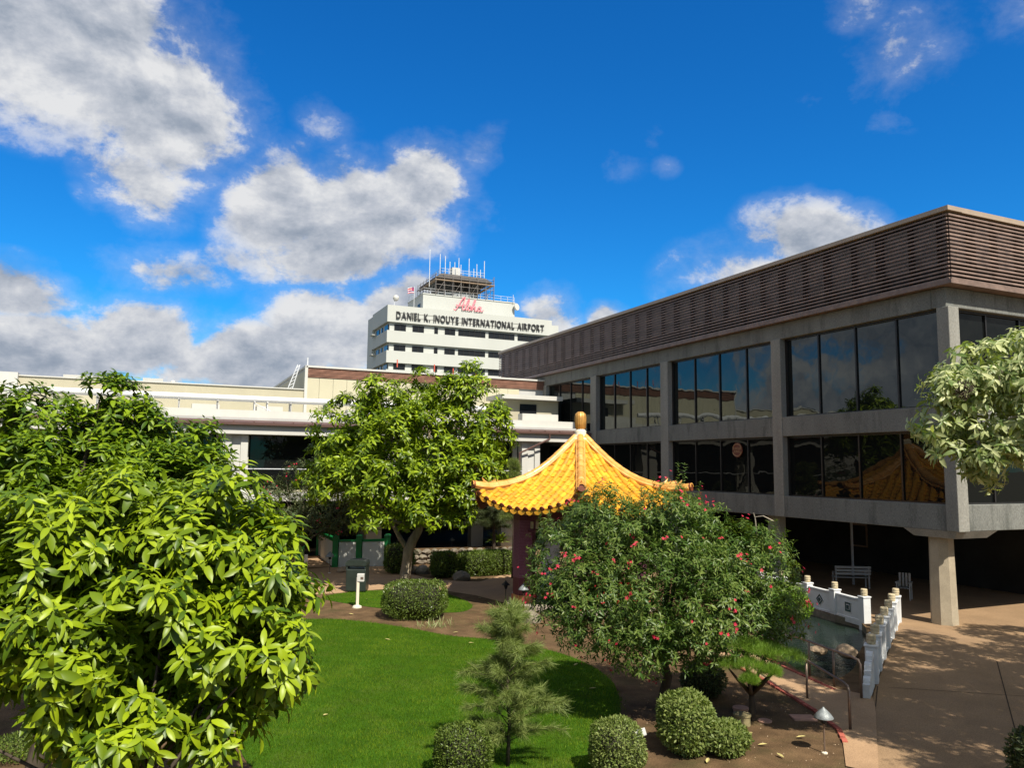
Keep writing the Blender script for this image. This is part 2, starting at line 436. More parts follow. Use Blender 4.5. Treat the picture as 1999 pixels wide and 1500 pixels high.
# ------------------------------------------------------------------ foliage helpers (numpy)
def leaf_template(segs=4, w=.18, droop=.28, fold=.12, tip=1.0):
    """leaf along +Y, length 1, normal +Z, arching down"""
    vs = []; fs = []
    ts = [i/segs for i in range(segs+1)]
    for t in ts:
        z = -droop*t*t; wd = w*math.sin(math.pi*min(1, t*.94+.05))**.8*(1.0 if t < 1 else 0)
        vs += [(-wd, t, z+fold*wd*2), (0, t, z), (wd, t, z+fold*wd*2)]
    for i in range(segs):
        a = i*3; b = a+3
        fs += [(a, a+1, b+1, b), (a+1, a+2, b+2, b+1)]
    return np.array(vs), fs
def leaves_mesh(name, pos, ydir, zdir, size, tmpl, mt, lv=None, smooth=True):
    tv, tf = tmpl; N = len(pos); n = len(tv)
    y = ydir/np.linalg.norm(ydir, axis=1, keepdims=True)
    x = np.cross(y, zdir); x /= (np.linalg.norm(x, axis=1, keepdims=True)+1e-9); z = np.cross(x, y)
    V = (tv[None, :, 0, None]*x[:, None]+tv[None, :, 1, None]*y[:, None]+tv[None, :, 2, None]*z[:, None])*size[:, None, None]+pos[:, None]
    V = V.reshape(-1, 3)
    me = bpy.data.meshes.new(name)
    me.vertices.add(len(V)); me.vertices.foreach_set('co', V.astype(np.float32).ravel())
    k = len(tf[0]); same = all(len(f) == k for f in tf)
    F = np.array(tf)
    allf = (F[None]+(np.arange(N)*n)[:, None, None]).reshape(-1, k)
    me.loops.add(allf.size); me.loops.foreach_set('vertex_index', allf.ravel().astype(np.int32))
    me.polygons.add(len(allf)); me.polygons.foreach_set('loop_start', (np.arange(len(allf))*k).astype(np.int32))
    me.polygons.foreach_set('loop_total', np.full(len(allf), k, np.int32))
    if smooth: me.polygons.foreach_set('use_smooth', np.ones(len(allf), bool))
    if lv is None: lv = rng.random(N)
    at = me.attributes.new('lv', 'FLOAT', 'POINT'); at.data.foreach_set('value', np.repeat(lv, n).astype(np.float32))
    me.materials.append(mt); me.update(); me.validate()
    return me
def unit(a): return a/(np.linalg.norm(a, axis=-1, keepdims=True)+1e-9)
def rand_dirs(n): return unit(rng.normal(size=(n, 3)))
def lobe_points(lobes, n, shell=(.86, 1.0), upbias=0.0, reject=.8):
    w = np.array([l[1][0]*l[1][1]+l[1][0]*l[1][2]+l[1][1]*l[1][2] for l in lobes]); w = w/w.sum()
    P_ = []; Nn = []
    while sum(len(p) for p in P_) < n:
        k = rng.choice(len(lobes), 3*n, p=w); d = rand_dirs(3*n)
        C = np.array([l[0] for l in lobes])[k]; Rr = np.array([l[1] for l in lobes])[k]
        keep = d[:, 2] > -1+upbias*rng.random(3*n)*2
        s = rng.uniform(*shell, 3*n)[:, None]
        p = C+d*Rr*s; nr = unit(d/Rr)
        for c2, r2 in lobes:
            q = np.linalg.norm((p-np.array(c2))/np.array(r2), axis=1); keep &= (q > reject*np.minimum(1, s[:, 0])) | False
        P_.append(p[keep]); Nn.append(nr[keep])
    return np.concatenate(P_)[:n], np.concatenate(Nn)[:n]
def whorls(p, ax, nl, ln, spread=(55, 100), jit=.15, droop=0.35):
    """nl leaves round the axis at each point; returns base, ydir, zdir, size"""
    N = len(p); ax = unit(ax)
    t = unit(np.cross(ax, rand_dirs(N))); b = np.cross(ax, t)
    P_, Y_, Z_, S_ = [], [], [], []
    ph0 = rng.random(N)*6.28
    for k in range(nl):
        ph = ph0+k*2.4+rng.normal(0, .2, N); th = np.radians(rng.uniform(spread[0], spread[1], N)*(0.55+.45*(k+1)/nl))
        rd = t*np.cos(ph)[:, None]+b*np.sin(ph)[:, None]
        y = ax*np.cos(th)[:, None]+rd*np.sin(th)[:, None]
        y[:, 2] -= droop*rng.uniform(.4, 1.2, N); y = unit(y)
        z = ax*np.sin(th)[:, None]-rd*np.cos(th)[:, None]+rng.normal(0, jit, (N, 3)); z[:, 2] += .25
        P_.append(p+rd*ln*.03-ax*(ln*.10*k)[..., None] if False else p+rd*ln*.04-ax*(ln*.08*k)); Y_.append(y); Z_.append(z)
        S_.append(ln*rng.uniform(.5, 1.15, N)*(0.65+.45*(k+1)/nl))
    return np.concatenate(P_), np.concatenate(Y_), np.concatenate(Z_), np.concatenate(S_)
VIEW = np.array([rgt, upv, fwd])
def in_view(p):
    q = (p-np.array([0, 0, CAM_H]))@VIEW.T
    px = 999.5+FPX*q[:, 0]/q[:, 2]; py = 750-FPX*q[:, 1]/q[:, 2]
    return (q[:, 2] > .5) & (px > -20) & (px < 2019) & (py > -20) & (py < 1510), q[:, 2]

def make_crown(parent, lobes, n_clump, clump_r, per, nl, ln, tmpl, mt, single=0, fill=0, spread=(55, 100), upbias=.35, droop=.35,
               inner_fill=.35, lateral=.5, flat=1.0, part='foliage', fsh=(.30, .86)):
    cp, cn = lobe_points(lobes, n_clump, (.78, 1.0), upbias*.3)
    cr = clump_r*rng.uniform(.6, 1.25, n_clump)
    # whorls on the upper outer side of each clump
    N = n_clump*per; idx = np.repeat(np.arange(n_clump), per)
    d = rand_dirs(N); d = unit(d+cn[idx]*lateral+np.array([0, 0, upbias]))
    p = cp[idx]+d*cr[idx][:, None]*np.array([1, 1, flat])*rng.uniform(.75, 1.05, N)[:, None]
    ax = d*.7+cn[idx]*.3+np.array([0, 0, .45])
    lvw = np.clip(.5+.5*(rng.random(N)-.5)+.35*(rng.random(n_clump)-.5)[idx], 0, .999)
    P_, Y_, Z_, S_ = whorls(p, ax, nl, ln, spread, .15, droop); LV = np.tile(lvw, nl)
    LV = np.clip(LV+rng.normal(0, .1, len(LV))+np.repeat(np.linspace(.32, -.28, nl), N), 0, .999)  # tone drops from young tip to old lower leaf, deepening shade by colour
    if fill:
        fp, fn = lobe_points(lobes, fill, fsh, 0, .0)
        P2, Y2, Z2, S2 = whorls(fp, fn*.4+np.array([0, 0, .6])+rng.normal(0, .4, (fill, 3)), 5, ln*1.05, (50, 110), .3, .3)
        P_ = np.concatenate([P_, P2]); Y_ = np.concatenate([Y_, Y2]); Z_ = np.concatenate([Z_, Z2]); S_ = np.concatenate([S_, S2]); LV = np.concatenate([LV, rng.random(len(P2))*.3])  # inner leaves use low tones, so the shaded gaps are coloured in
    if single:
        vis, dep = in_view(P_)
        # nearest leaves, a little spread over the crown
        score = np.where(vis, dep+rng.normal(0, .15, len(dep))-S_*3-LV*.0, 1e9)
        sel = np.argsort(score)[:single]; mask = np.ones(len(P_), bool); mask[sel] = False
        variants = []
        for k in range(4):
            tv, tf = leaf_template(5, .145+.02*k, .16+.13*k, .12+.03*k)
            me = bpy.data.meshes.new('leaf'); me.from_pydata([tuple(v) for v in tv], [], [tuple(f) for f in tf]); me.materials.append(mt)
            me.polygons.foreach_set('use_smooth', [True]*len(tf)); me.update(); variants.append(me)
        for i in sel:
            y = Vector(Y_[i]).normalized(); x = y.cross(Vector(Z_[i])).normalized(); z = x.cross(y)
            M_ = Matrix((x*S_[i], y*S_[i], z*S_[i])).transposed().to_4x4(); M_.translation = Vector(P_[i])
            inst('leaf', variants[int(rng.integers(4))], parent, M=M_)
        P_, Y_, Z_, S_, LV = P_[mask], Y_[mask], Z_[mask], S_[mask], LV[mask]
    me = leaves_mesh(part, P_, Y_, Z_, S_, tmpl, mt, LV)
    o = inst(part, me, parent); o['kind'] = 'stuff'
    return cp, cn

def branches(parent, base, top, lobes, rad, n, mt, name='trunk', sway=.15, forks=True, targets=None):
    b = MB().m(mt); base = Vector(base); top = Vector(top)
    pts = []; K = 7
    for i in range(K+1):
        t = i/K; p = base.lerp(top, t)+Vector((math.sin(t*5)*sway, math.cos(t*4)*sway-sway, 0))*(t if t < .5 else 1-t*.5); pts.append(p)
    pts[0] = base
    b.tube(pts, [rad*(1.25 if i == 0 else 1-.35*i/K) for i in range(K+1)], 10)
    for k in range(n):
        if targets is not None: tgt = Vector(targets[k % len(targets)])
        else:
            l = lobes[k % len(lobes)]; dd = Vector(rand_dirs(1)[0]); tgt = Vector(l[0])+Vector((dd.x*l[1][0], dd.y*l[1][1], abs(dd.z)*l[1][2]))*.75
        st = pts[-1].lerp(pts[-2], random.random()*1.2); mid = st.lerp(tgt, .5)+Vector((0, 0, -.1+.2*random.random()))*(tgt-st).length
        b.tube([st, st.lerp(mid, .5)+Vector((0, 0, .04)), mid, mid.lerp(tgt, .5), tgt], [rad*.6, rad*.45, rad*.33, rad*.2, rad*.06], 6)
    o = b.build(name, parent, smooth=True)
    return o
T_big = leaf_template(4, .175, .30, .13)
T_mid = leaf_template(2, .15, .22, .15)
T_small = (np.array([(0, 0, 0), (-.2, .5, .05), (0, 1, -.12), (.2, .5, .05)]), [(0, 3, 2, 1)])
T_needle = (np.array([(-.024, 0, 0), (.024, 0, 0), (0, 1, -.14)]), [(0, 1, 2)])
# ------------------------------------------------------------------ ground
def H(px, py): v = G(px, py); return (v.x, v.y)
pond = smooth_loop([(20.35, 18.1), (20.55, 19.6), (20.75, 21.4), (19.3, 21.6), (17.4, 20.0), (16.2, 18.0), (15.0, 16.0), (14.2, 14.6), (14.3, 13.6), (15.6, 14.15), (17.0, 15.25), (18.6, 16.4)], 3)
sheet('ground', [(-60, -30), (90, -30), (90, 75), (-60, 75)], 0.0, M_soil, holes=[pond])
sheet('terrain', [(-1500, -1500), (1500, -1500), (1500, 1500), (-1500, 1500)], -1.2, mat('distant ground', (.12, .11, .08), .95))
b = mb(M_stone)
n = len(pond)
vs = [(p[0], p[1], 0.0) for p in pond]+[(p[0], p[1], -.9) for p in pond]
b.add(vs, [(i, (i+1) % n, n+(i+1) % n, n+i) for i in range(n)]+[tuple(n+i for i in range(n))])
tag(b.build('pond_basin'), kind='structure')
m = bpy.data.materials.new('dark pond water'); m.use_nodes = True; T = NT(m.node_tree); pb = m.node_tree.nodes['Principled BSDF']
pb.inputs['Base Color'].default_value = (.012, .022, .016, 1); pb.inputs['Roughness'].default_value = .03; pb.inputs['IOR'].default_value = 1.33
ge = T.n('ShaderNodeNewGeometry'); mp = T.n('ShaderNodeMapping'); mp.inputs['Scale'].default_value = (1, 2.5, 1); mp.inputs['Rotation'].default_value = (0, 0, R(24)); T.l(ge.outputs['Position'], mp.inputs[0])
bp = T.n('ShaderNodeBump'); bp.inputs['Strength'].default_value = .35; bp.inputs['Distance'].default_value = .03
T.l(T.noise(mp.outputs[0], 5, 3, .6), bp.inputs['Height']); T.l(bp.outputs[0], pb.inputs['Normal'])
sheet('water', [(p[0], p[1]) for p in pond], -.22, m)

# plaza on the right, under and beside the terminal
plaza = [(9.6, 8.7), (13.4, 11.75), (14.3, 12.45), (21.55, 17.7), (20.6, 18.3), (20.95, 21.8), (20.5, 26), (19, 34), (17, 41.4), (60, 41.4), (60, -10), (7, -10), (7, 6.6)]
sheet('plaza', plaza, .012, M_plaza)
def strip(name, a, b_, w, z, mt, kind='structure'):
    a = Vector(a); b_ = Vector(b_); d = (b_-a).normalized(); q = Vector((-d.y, d.x))*w/2
    return sheet(name, [a-q, b_-q, b_+q, a+q], z, mt, kind=kind)
strip('paving_joint', (10.7, 9.45), (14.75, 12.75), .022, .016, M_joint)
strip('paving_joint', (12.9, 8.4), (14.1, 7.3), .022, .016, M_joint)
strip('paving_joint', (12.9, 8.35), (19.5, 13.2), .022, .016, M_joint)
strip('paving_joint', (14.9, 12.6), (19.8, 9.0), .018, .016, M_joint)
# walkway with a brick edge down to the plaza
walk = [(10.35, 9.62), (11.7, 10.95), (12.14, 11.95), (12.75, 13.9), (13.2, 16.0), (13.0, 19), (14.1, 19.0), (14.4, 16.6), (13.9, 14.7), (13.75, 12.9), (14.0, 12.25), (13.4, 11.65), (10.6, 9.2)]
sheet('walkway', walk, .022, M_path)
def brick_row(poly, name='brick_edging'):
    root = mb(M_brick)
    me = MB().m(M_brick).box(-.1, .1, -.045, .045, -.02, .035).mesh('brick')
    base = tag(bpy.data.objects.new(name, None), kind='structure'); COL.objects.link(base)
    pts = [Vector((p[0], p[1], 0)) for p in poly]
    for a, b_ in zip(pts[:-1], pts[1:]):
        L = (b_-a).length; k = int(L/.21); d = (b_-a)/L
        for i in range(k):
            p = a+d*((i+.5)*L/k)
            inst('brick', me, base, M=Matrix.Translation(p+Vector((0, 0, .012*random.random()))) @ Matrix.Rotation(math.atan2(d.y, d.x)+random.uniform(-.03, .03), 4, 'Z'))
brick_row([(11.2, 10.4), (11.66, 10.98), (12.09, 11.97), (12.69, 13.92), (13.12, 16.0)])
brick_row([(13.62, 12.9), (13.97, 14.7), (14.2, 15.6)])
# garden paths
pathp = [H(*p) for p in [(560, 1165), (570, 1120), (600, 1112), (652, 1108), (757, 1106), (800, 1122), (850, 1133), (935, 1137), (985, 1122), (1060, 1118), (1150, 1130), (1150, 1200), (1060, 1192), (985, 1178), (930, 1164), (880, 1156), (820, 1150), (740, 1152), (650, 1160)]]
sheet('garden_path', pathp, .012, M_path)
sheet('upper_path', [H(540, 1110), H(545, 1062), H(640, 1060), H(645, 1108)], .016, M_path)
for k in range(3):
    a = H(590, 1104-13*k); c_ = H(650, 1103-13*k)
    b = mb(M_path).add([(a[0], a[1], .02+.07*k), (c_[0], c_[1], .02+.07*k), (c_[0]+.05, c_[1]+.5, .02+.07*k), (a[0], a[1]+.5, .02+.07*k), (a[0], a[1], -.02), (c_[0], c_[1], -.02)], [(0, 1, 2, 3), (4, 5, 1, 0)])
    tag(b.build('path_step'), kind='structure')
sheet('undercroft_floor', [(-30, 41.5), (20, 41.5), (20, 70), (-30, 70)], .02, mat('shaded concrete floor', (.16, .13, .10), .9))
# lawns
lawn = smooth_loop([H(*p) for p in [(620, 1210), (700, 1214), (800, 1228), (880, 1243), (960, 1250), (1060, 1268), (1130, 1290), (1185, 1322), (1208, 1360), (1208, 1410), (1180, 1470), (1130, 1530), (1050, 1600), (900, 1600), (700, 1570), (560, 1540), (482, 1490), (462, 1430), (450, 1350), (430, 1280), (500, 1222)]], 4)
M_lawn = mat('mown lawn', (.038, .095, .004), .95, .3, 1.4, .8, 90, stain=((.10, .12, .02), 1.1, .6), fine=.5)
sheet('lawn', lawn, .010, M_lawn)
lawn2 = smooth_loop([H(*p) for p in [(628, 1168), (690, 1157), (780, 1153), (860, 1159), (905, 1172), (922, 1186), (890, 1197), (800, 1194), (700, 1183)]], 4)
sheet('small_lawn', lawn2, .010, M_lawn)
def in_poly(P_, poly):
    x, y = P_[:, 0], P_[:, 1]; ins = np.zeros(len(P_), bool); n = len(poly); j = n-1
    for i in range(n):
        xi, yi = poly[i]; xj, yj = poly[j]
        c = ((yi > y) != (yj > y)) & (x < (xj-xi)*(y-yi)/(yj-yi+1e-12)+xi); ins ^= c; j = i
    return ins
def grass(name, poly, count, h, label=None):
    pa = np.array(poly); lo = pa.min(0); hi = pa.max(0)
    p = rng.uniform(lo, hi, (count*2, 2)); jt = rng.normal(0, .05, p.shape)*(1+np.sin(p[:, :1]*9)*np.cos(p[:, 1:]*7)); p = p[in_poly(p+jt, poly)][:count]
    N = len(p); P_ = np.c_[p, np.full(N, .008)]
    tz = rng.normal(0, .35, (N, 2)); Y_ = np.c_[tz, np.ones(N)]
    f = .5+.5*np.sin(p[:, 0]*1.7+1)*np.sin(p[:, 1]*1.3)+.35*np.sin(p[:, 0]*4.1+p[:, 1]*2.2)*np.sin(p[:, 1]*5.3)
    me = leaves_mesh(name, P_, Y_, rand_dirs(N), h*rng.uniform(.6, 1.2, N), (np.array([(-.09, 0, 0), (.09, 0, 0), (0, 1, 0.1)]), [(0, 1, 2)]), L_grass, np.clip(rng.random(N)*.5+.5*f, 0, .999), smooth=False)
    return tag(inst(name, me), label, 'grass' if label else None, kind='stuff')
near = [p for p in lawn]
grass('grass', lawn, 190000, .05, 'close mown bright green grass of the large lawn')
grass('grass', lawn2, 22000, .05, 'close mown grass on the small round lawn beside the path')

# ------------------------------------------------------------------ the terminal wing on the right
FX, FY = 22.1, 15.95
tb = thing('terminal_building', 'grey concrete terminal wing with brown slatted top storey and dark windows on the right', 'building', (FX, FY, 0))
Z = dict(s0=2.95, s1=3.76, w1=6.07, m1=6.83, u1=9.93, t1=10.56, l1=13.0)
YEND = 51.0; XEND = 62.0
cols = [(15.9, 16.3), (23.1, 23.62), (30.58, 31.2), (37.37, 38.0), (43.62, 44.21), (47.7, 48.25)]
cb = mb(M_conc)
# bands: (z0,z1)
for (z0, z1, nm) in ((Z['s0'], Z['s1'], 'slab_band'), (Z['w1'], Z['m1'], 'floor_band'), (Z['u1'], Z['t1'], 'top_band')):
    b = mb(M_conc); b.box(FX, FX+.5, FY+.53, YEND, z0, z1); b.box(FX, XEND, FY+.03, FY+.53, z0, z1)
    b.build(nm, tb, bevel=.02)
for i, (y0, y1) in enumerate(cols):
    b = mb(M_concc)
    b.box(FX-.035, FX+.45, y0-(.02 if i == 0 else 0), y1, Z['s0'] if i else Z['s0']-.003, Z['u1']+.02 if i else Z['u1']); b.build('column', tb, bevel=.02)
ecols = [FX+7.3*k for k in range(1, 6)]
for x in ecols:
    mb(M_concc).box(x, x+.5, FY-.01, FY+.45, Z['s0']+.002, Z['u1']+.002).build('column', tb, bevel=.02)
mb(M_cream).box(FX+.02, FX+.3, 48.25, YEND, Z['w1'], Z['u1']).build('blank_wall', tb)
# dark core so that the windows have depth behind them
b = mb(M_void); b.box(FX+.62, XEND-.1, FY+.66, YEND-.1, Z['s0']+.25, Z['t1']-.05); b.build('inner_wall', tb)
b = mb(M_roofgrey); b.box(FX+.4, XEND-.1, FY+.4, YEND-.1, Z['t1']-.02, Z['t1']+.12); b.build('roof', tb)
# ground storey
b = mb(M_void); b.box(FX+.5, XEND-.2, FY+.55, YEND-.2, Z['s0']+.02, Z['s0']+.1); b.build('ceiling_slab', tb)
mb(M_concc).add([(FX+.1, FY+.2, 2.72), (FX+1.6, FY+.2, 2.72), (FX+1.6, FY+1.6, 2.72), (FX+.1, FY+1.6, 2.72), (FX, FY+.04, 2.95), (FX+1.9, FY+.04, 2.95), (FX+1.9, FY+1.9, 2.95), (FX, FY+1.9, 2.95)],
                [(3, 2, 1, 0), (4, 5, 6, 7), (0, 1, 5, 4), (1, 2, 6, 5), (2, 3, 7, 6), (3, 0, 4, 7)]).build('capital', tb)
for k, (x, y) in enumerate([(22.72, 17.0), (22.9, 24.4), (22.9, 31.2), (22.9, 38.0), (30.2, 17.0), (37.5, 17.0)]):
    b = mb(M_tanconc if k in (0, 4, 5) else M_concc)
    w = .36; b.lathe((x, y, 0), [(w*1.12, 0), (w*1.02, 2.0), (w, 2.94)], 8, R(22.5)); b.build('pillar', tb)
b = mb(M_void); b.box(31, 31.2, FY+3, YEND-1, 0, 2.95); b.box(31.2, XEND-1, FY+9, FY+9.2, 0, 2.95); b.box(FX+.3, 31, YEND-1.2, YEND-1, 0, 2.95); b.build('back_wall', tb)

def pane_mesh(w, h, bulge, sag, mt, axis):
    """slightly bowed pane, centre at origin; axis 'x' faces -x, 'y' faces -y"""
    nu, nv = 12, 12; vs = []; fs = []
    for j in range(nv+1):
        for i in range(nu+1):
            u = i/nu-.5; v = j/nv-.5
            d = bulge*(1-4*u*u)*(1-4*v*v)+sag*(v*v*4)*(1-4*u*u)
            vs.append((-d, u*w, v*h) if axis == 'x' else (u*w, -d, v*h))
    for j in range(nv):
        for i in range(nu):
            a = j*(nu+1)+i; q = (a, a+nu+1, a+nu+2, a+1); fs.append(q if axis == 'x' else tuple(reversed(q)))
    me = bpy.data.meshes.new('pane'); me.from_pydata(vs, [], fs); me.polygons.foreach_set('use_smooth', [True]*len(fs)); me.materials.append(mt); me.update(); return me
def window_x(parent, X, y0, y1, z0, z1, n, mt, b_, name='window', fr=.05, rec=.28):
    b = mb(M_dark); x = X+rec
    b.box(x-.06, x+.06, y0, y1, z0, z0+fr); b.box(x-.06, x+.06, y0, y1, z1-fr*1.4, z1)
    for i in range(n+1):
        yy = y0+(y1-y0)*i/n; h = fr*.6 if 0 < i < n else fr*1.8
        yy0 = max(y0, yy-h); yy1 = min(y1, yy+h); b.box(x-.055, x+.055, yy0, yy1, z0+fr, z1-fr*1.4)
    o = b.build(name, parent)
    w = (y1-y0)/n-fr*1.0; h = z1-z0-fr*2.0
    for i in range(n):
        me = pane_mesh(w, h, b_*random.uniform(.7, 1.3), b_*random.uniform(-.5, .5), mt, 'x')
        inst('pane', me, o, loc=(x, y0+(y1-y0)*(i+.5)/n, (z0+z1)/2-fr*.2))
    return o
def window_y(parent, Y, x0, x1, z0, z1, n, mt, b_, name='window', fr=.05, rec=.28):
    b = mb(M_dark); y = Y+rec
    b.box(x0, x1, y-.06, y+.06, z0, z0+fr); b.box(x0, x1, y-.06, y+.06, z1-fr*1.4, z1)
    for i in range(n+1):
        xx = x0+(x1-x0)*i/n; h = fr*.6
        b.box(max(x0, xx-h), min(x1, xx+h), y-.055, y+.055, z0+fr, z1-fr*1.4)
    o = b.build(name, parent)
    w = (x1-x0)/n-fr; h = z1-z0-fr*2
    for i in range(n):
        inst('pane', pane_mesh(w, h, b_*random.uniform(.6, 1.3), 0, mt, 'y'), o, loc=(x0+(x1-x0)*(i+.5)/n, y, (z0+z1)/2-fr*.2))
    return o
bays = [(16.3, 23.1, 4), (23.62, 30.58, 4), (31.2, 37.37, 4), (38.0, 43.62, 4), (44.21, 47.7, 3)]
for (y0, y1, n_) in bays:
    window_x(tb, FX, y0, y1, Z['m1'], Z['u1'], n_, M_glass, .0075)
    window_x(tb, FX, y0, y1, Z['s1'], Z['w1'], n_, M_glasslow, -.006)
xs = [FX+.45]+ecols
for k in range(3):
    x0 = xs[k]+(.5 if k else 0); x1 = xs[k+1]
    window_y(tb, FY, x0, x1, Z['m1'], Z['u1'], 4, M_glasslow, .003); window_y(tb, FY, x0, x1, Z['s1'], Z['w1'], 4, M_glasslow, .003)
# slatted screen
LX, LY = FX-.22, FY-.32
nsl = 17; pitch = (Z['l1']-.16-Z['t1']-.12)/nsl
def slat_me(L, axis, name):
    # a board tilted outwards
    d, t = .085, .022; prof = [(-.05, -.032), (-.05, .022), (-.035, .032), (.05, .032), (.05, .018), (-.02, -.032)]
    vs = []
    for s_ in (0, L):
        for (a, z) in prof: vs.append((a, s_, z) if axis == 'y' else (s_, a, z))
    n = len(prof); fs = [(i, (i+1) % n, n+(i+1) % n, n+i) for i in range(n)]+[tuple(range(n)), tuple(range(2*n-1, n-1, -1))]
    me = bpy.data.meshes.new(name); me.from_pydata(vs, [], fs); me.materials.append(M_slat); me.update()
    bm = bmesh.new(); bm.from_mesh(me); bmesh.ops.recalc_face_normals(bm, faces=bm.faces); bm.to_mesh(me); bm.free(); return me
s1 = slat_me(YEND-LY-.3, 'y', 'slat'); s2 = slat_me(38.0, 'x', 'slat')
for i in range(nsl):
    z = Z['t1']+.17+i*pitch
    inst('slat', s1, tb, loc=(LX, LY, z)); inst('slat', s2, tb, loc=(LX, LY, z))
b = mb(M_slat); b.box(LX-.09, LX+.1, LY-.09, YEND-.28, Z['t1']+.0, Z['t1']+.13); b.box(LX+.1, LX+38, LY-.09, LY+.1, Z['t1'], Z['t1']+.13); b.box(LX+.1, FX+.45, LY+.1, YEND-.28, Z['t1']+.012, Z['t1']+.05); b.box(FX+.45, LX+38, LY+.1, FY+.5, Z['t1']+.012, Z['t1']+.05); b.build('bottom_rail', tb)
b = mb(M_coping); b.box(LX-.11, LX+.55, LY-.11, YEND-.26, Z['l1']-.125, Z['l1']+.02); b.box(LX+.55, LX+38, LY-.11, LY+.55, Z['l1']-.14, Z['l1']+.02); b.build('coping', tb)
b = mb(M_dark); y = LY+.25; k = 0
while y < YEND-.5:
    w = .22 if k % 2 == 0 else .1
    b.box(LX+.10, LX+.27, y, y+w, Z['t1']+.13, Z['l1']-.14); y += 1.15; k += 1
x = LX+1.2; k = 0
while x < LX+37:
    w = .22 if k % 2 == 0 else .1
    b.box(x, x+w, LY+.10, LY+.27, Z['t1']+.13, Z['l1']-.14); x += 1.2; k += 1
b.build('screen_post', tb, bevel=0)
pnl = mat('pale lilac grey louvre back panel', (.27, .245, .26), .6, .1, 2)
b = mb(pnl); b.box(LX+.30, LX+.34, LY+.5, YEND-.5, 11.35, 12.72); b.box(LX+.5, LX+37, LY+.30, LY+.34, 11.35, 12.72); b.build('back_panel', tb)
b = mb(M_dark); b.box(LX+.35, LX+.5, LY+.5, YEND-.4, Z['t1']+.1, 12.87); b.box(LX+.5, LX+37, LY+.35, LY+.5, Z['t1']+.1, 12.87); b.build('parapet', tb)
b = mb(M_slat)
for i in range(nsl):  # far side screens close the roof enclosure
    z = Z['t1']+.17+i*pitch
    b.box(LX+.4, LX+37, YEND-.5, YEND-.4, z-.03, z+.03); b.box(LX+37.4, LX+37.5, LY, YEND-.5, z-.03, z+.03)
b.build('far_screen', tb)
b = mb(M_ptile); b.box(29, 36, 22, 45, Z['t1']+.15, 12.3); b.build('plant_room', tb)
# things inside the undercroft
nb = thing('notice_frame', 'small framed notice hanging on the dark wall behind the concrete pillars', 'frame', (30.9, 27.5, 1.2))
mb(M_rail).box(30.93, 30.98, 27.0, 28.0, 1.1, 2.2).build('frame', nb); mb(M_void).box(30.91, 30.925, 27.08, 27.92, 1.18, 2.12).build('notice', nb)
pl = mb(mat('grey metal post', (.30, .31, .33), .5)).tube([(26.6, 24.0, .02), (26.6, 24.0, 2.95)], .05, 8).build('metal_post')
tag(pl, 'thin grey metal post standing in the dark space beside the bench', 'post')
def bench():
    t = thing('bench', 'white slatted bench in the dark open space under the terminal', 'bench')
    for k in range(4): mb(M_bench).box(-.7, .7, -.2+.11*k, -.11+.11*k, .42, .45).build('slat', t)
    for k in range(3): mb(M_bench).box(-.7, .7, .24+.02*k, .27+.02*k, .55+.13*k, .64+.13*k).build('slat', t)
    for s_ in (-.66, .62):
        b = mb(M_bench).box(s_, s_+.05, -.2, -.15, 0, .62); b.box(s_, s_+.05, .2, .25, 0, .9); b.box(s_, s_+.05, -.22, .25, .6, .64); b.build('end_frame', t)
    return t
bn = bench(); bn.location = (25.8, 23.4, .02); bn.rotation_euler = (0, 0, R(150))
def chair():
    t = thing('garden_chair', 'white slatted chair standing between the two concrete pillars', 'chair')
    for k in range(4): mb(M_bench).box(-.22+.115*k, -.13+.115*k, -.2, .22, .42, .445).build('seat_slat', t)
    for k in range(4): mb(M_bench).box(-.2+.11*k, -.13+.11*k, .22, .25, .46, .95).build('back_slat', t)
    for sx in (-.24, .2):
        for sy in (-.2, .2): mb(M_bench).box(sx, sx+.04, sy, sy+.04, 0, .62).build('leg', t)
        mb(M_bench).box(sx-.02, sx+.06, -.25, .25, .62, .65).build('armrest', t)
    return t
ch = chair(); ch.location = (25.4, 20.6, .02); ch.rotation_euler = (0, 0, R(-60))
# round sign seen in the lower window
so = thing('round_sign', 'round dull red sign disc with tan lettering in a lower terminal window', 'sign', (22.25, 26.0, 5.5))
c0 = (22.27, 25.95, 5.58)
mb(M_logo).tube([(c0[0]+.03, c0[1], c0[2]), (c0[0]-.0, c0[1], c0[2])], .31, 24).build('disc', so)
b = mb(M_logotext)
for sgn in (1, -1):
    pts = [(c0[0]-.012, c0[1]+.255*math.cos(R(a))*1, c0[2]+sgn*(.08+.17*math.sin(R(a)))) for a in range(0, 181, 15)]
    b.tube(pts, .02, 5)
b.build('emblem', so)
def text_obj(txt, size, mt, parent, name, loc, rot, ext=.0, xs=1.0, align='CENTER'):
    cu = bpy.data.curves.new(name, 'FONT'); cu.body = txt; cu.size = size; cu.extrude = ext; cu.align_x = align
    cu.materials.append(mt); to = bpy.data.objects.new(name, cu); COL.objects.link(to); bpy.context.view_layer.update()
    me = bpy.data.meshes.new_from_object(to.evaluated_get(bpy.context.evaluated_depsgraph_get())); bpy.data.objects.remove(to)
    o = bpy.data.objects.new(name, me); COL.objects.link(o)
    if parent: o.parent = parent
    Mw = Matrix.Translation(loc) @ rot.to_4x4() @ Matrix.Diagonal((xs, 1, 1, 1))
    o.matrix_basis = (wm(parent).inverted() if parent else Matrix()) @ Mw
    return o
RXM = Matrix(((0, 0, -1), (-1, 0, 0), (0, 1, 0)))   # text facing -X
text_obj('BURGER', .15, M_logotext, so, 'lettering', (c0[0]-.012, c0[1], c0[2]+.015), RXM, .004)
text_obj('KING', .15, M_logotext, so, 'lettering', (c0[0]-.012, c0[1], c0[2]-.115), RXM, .004)

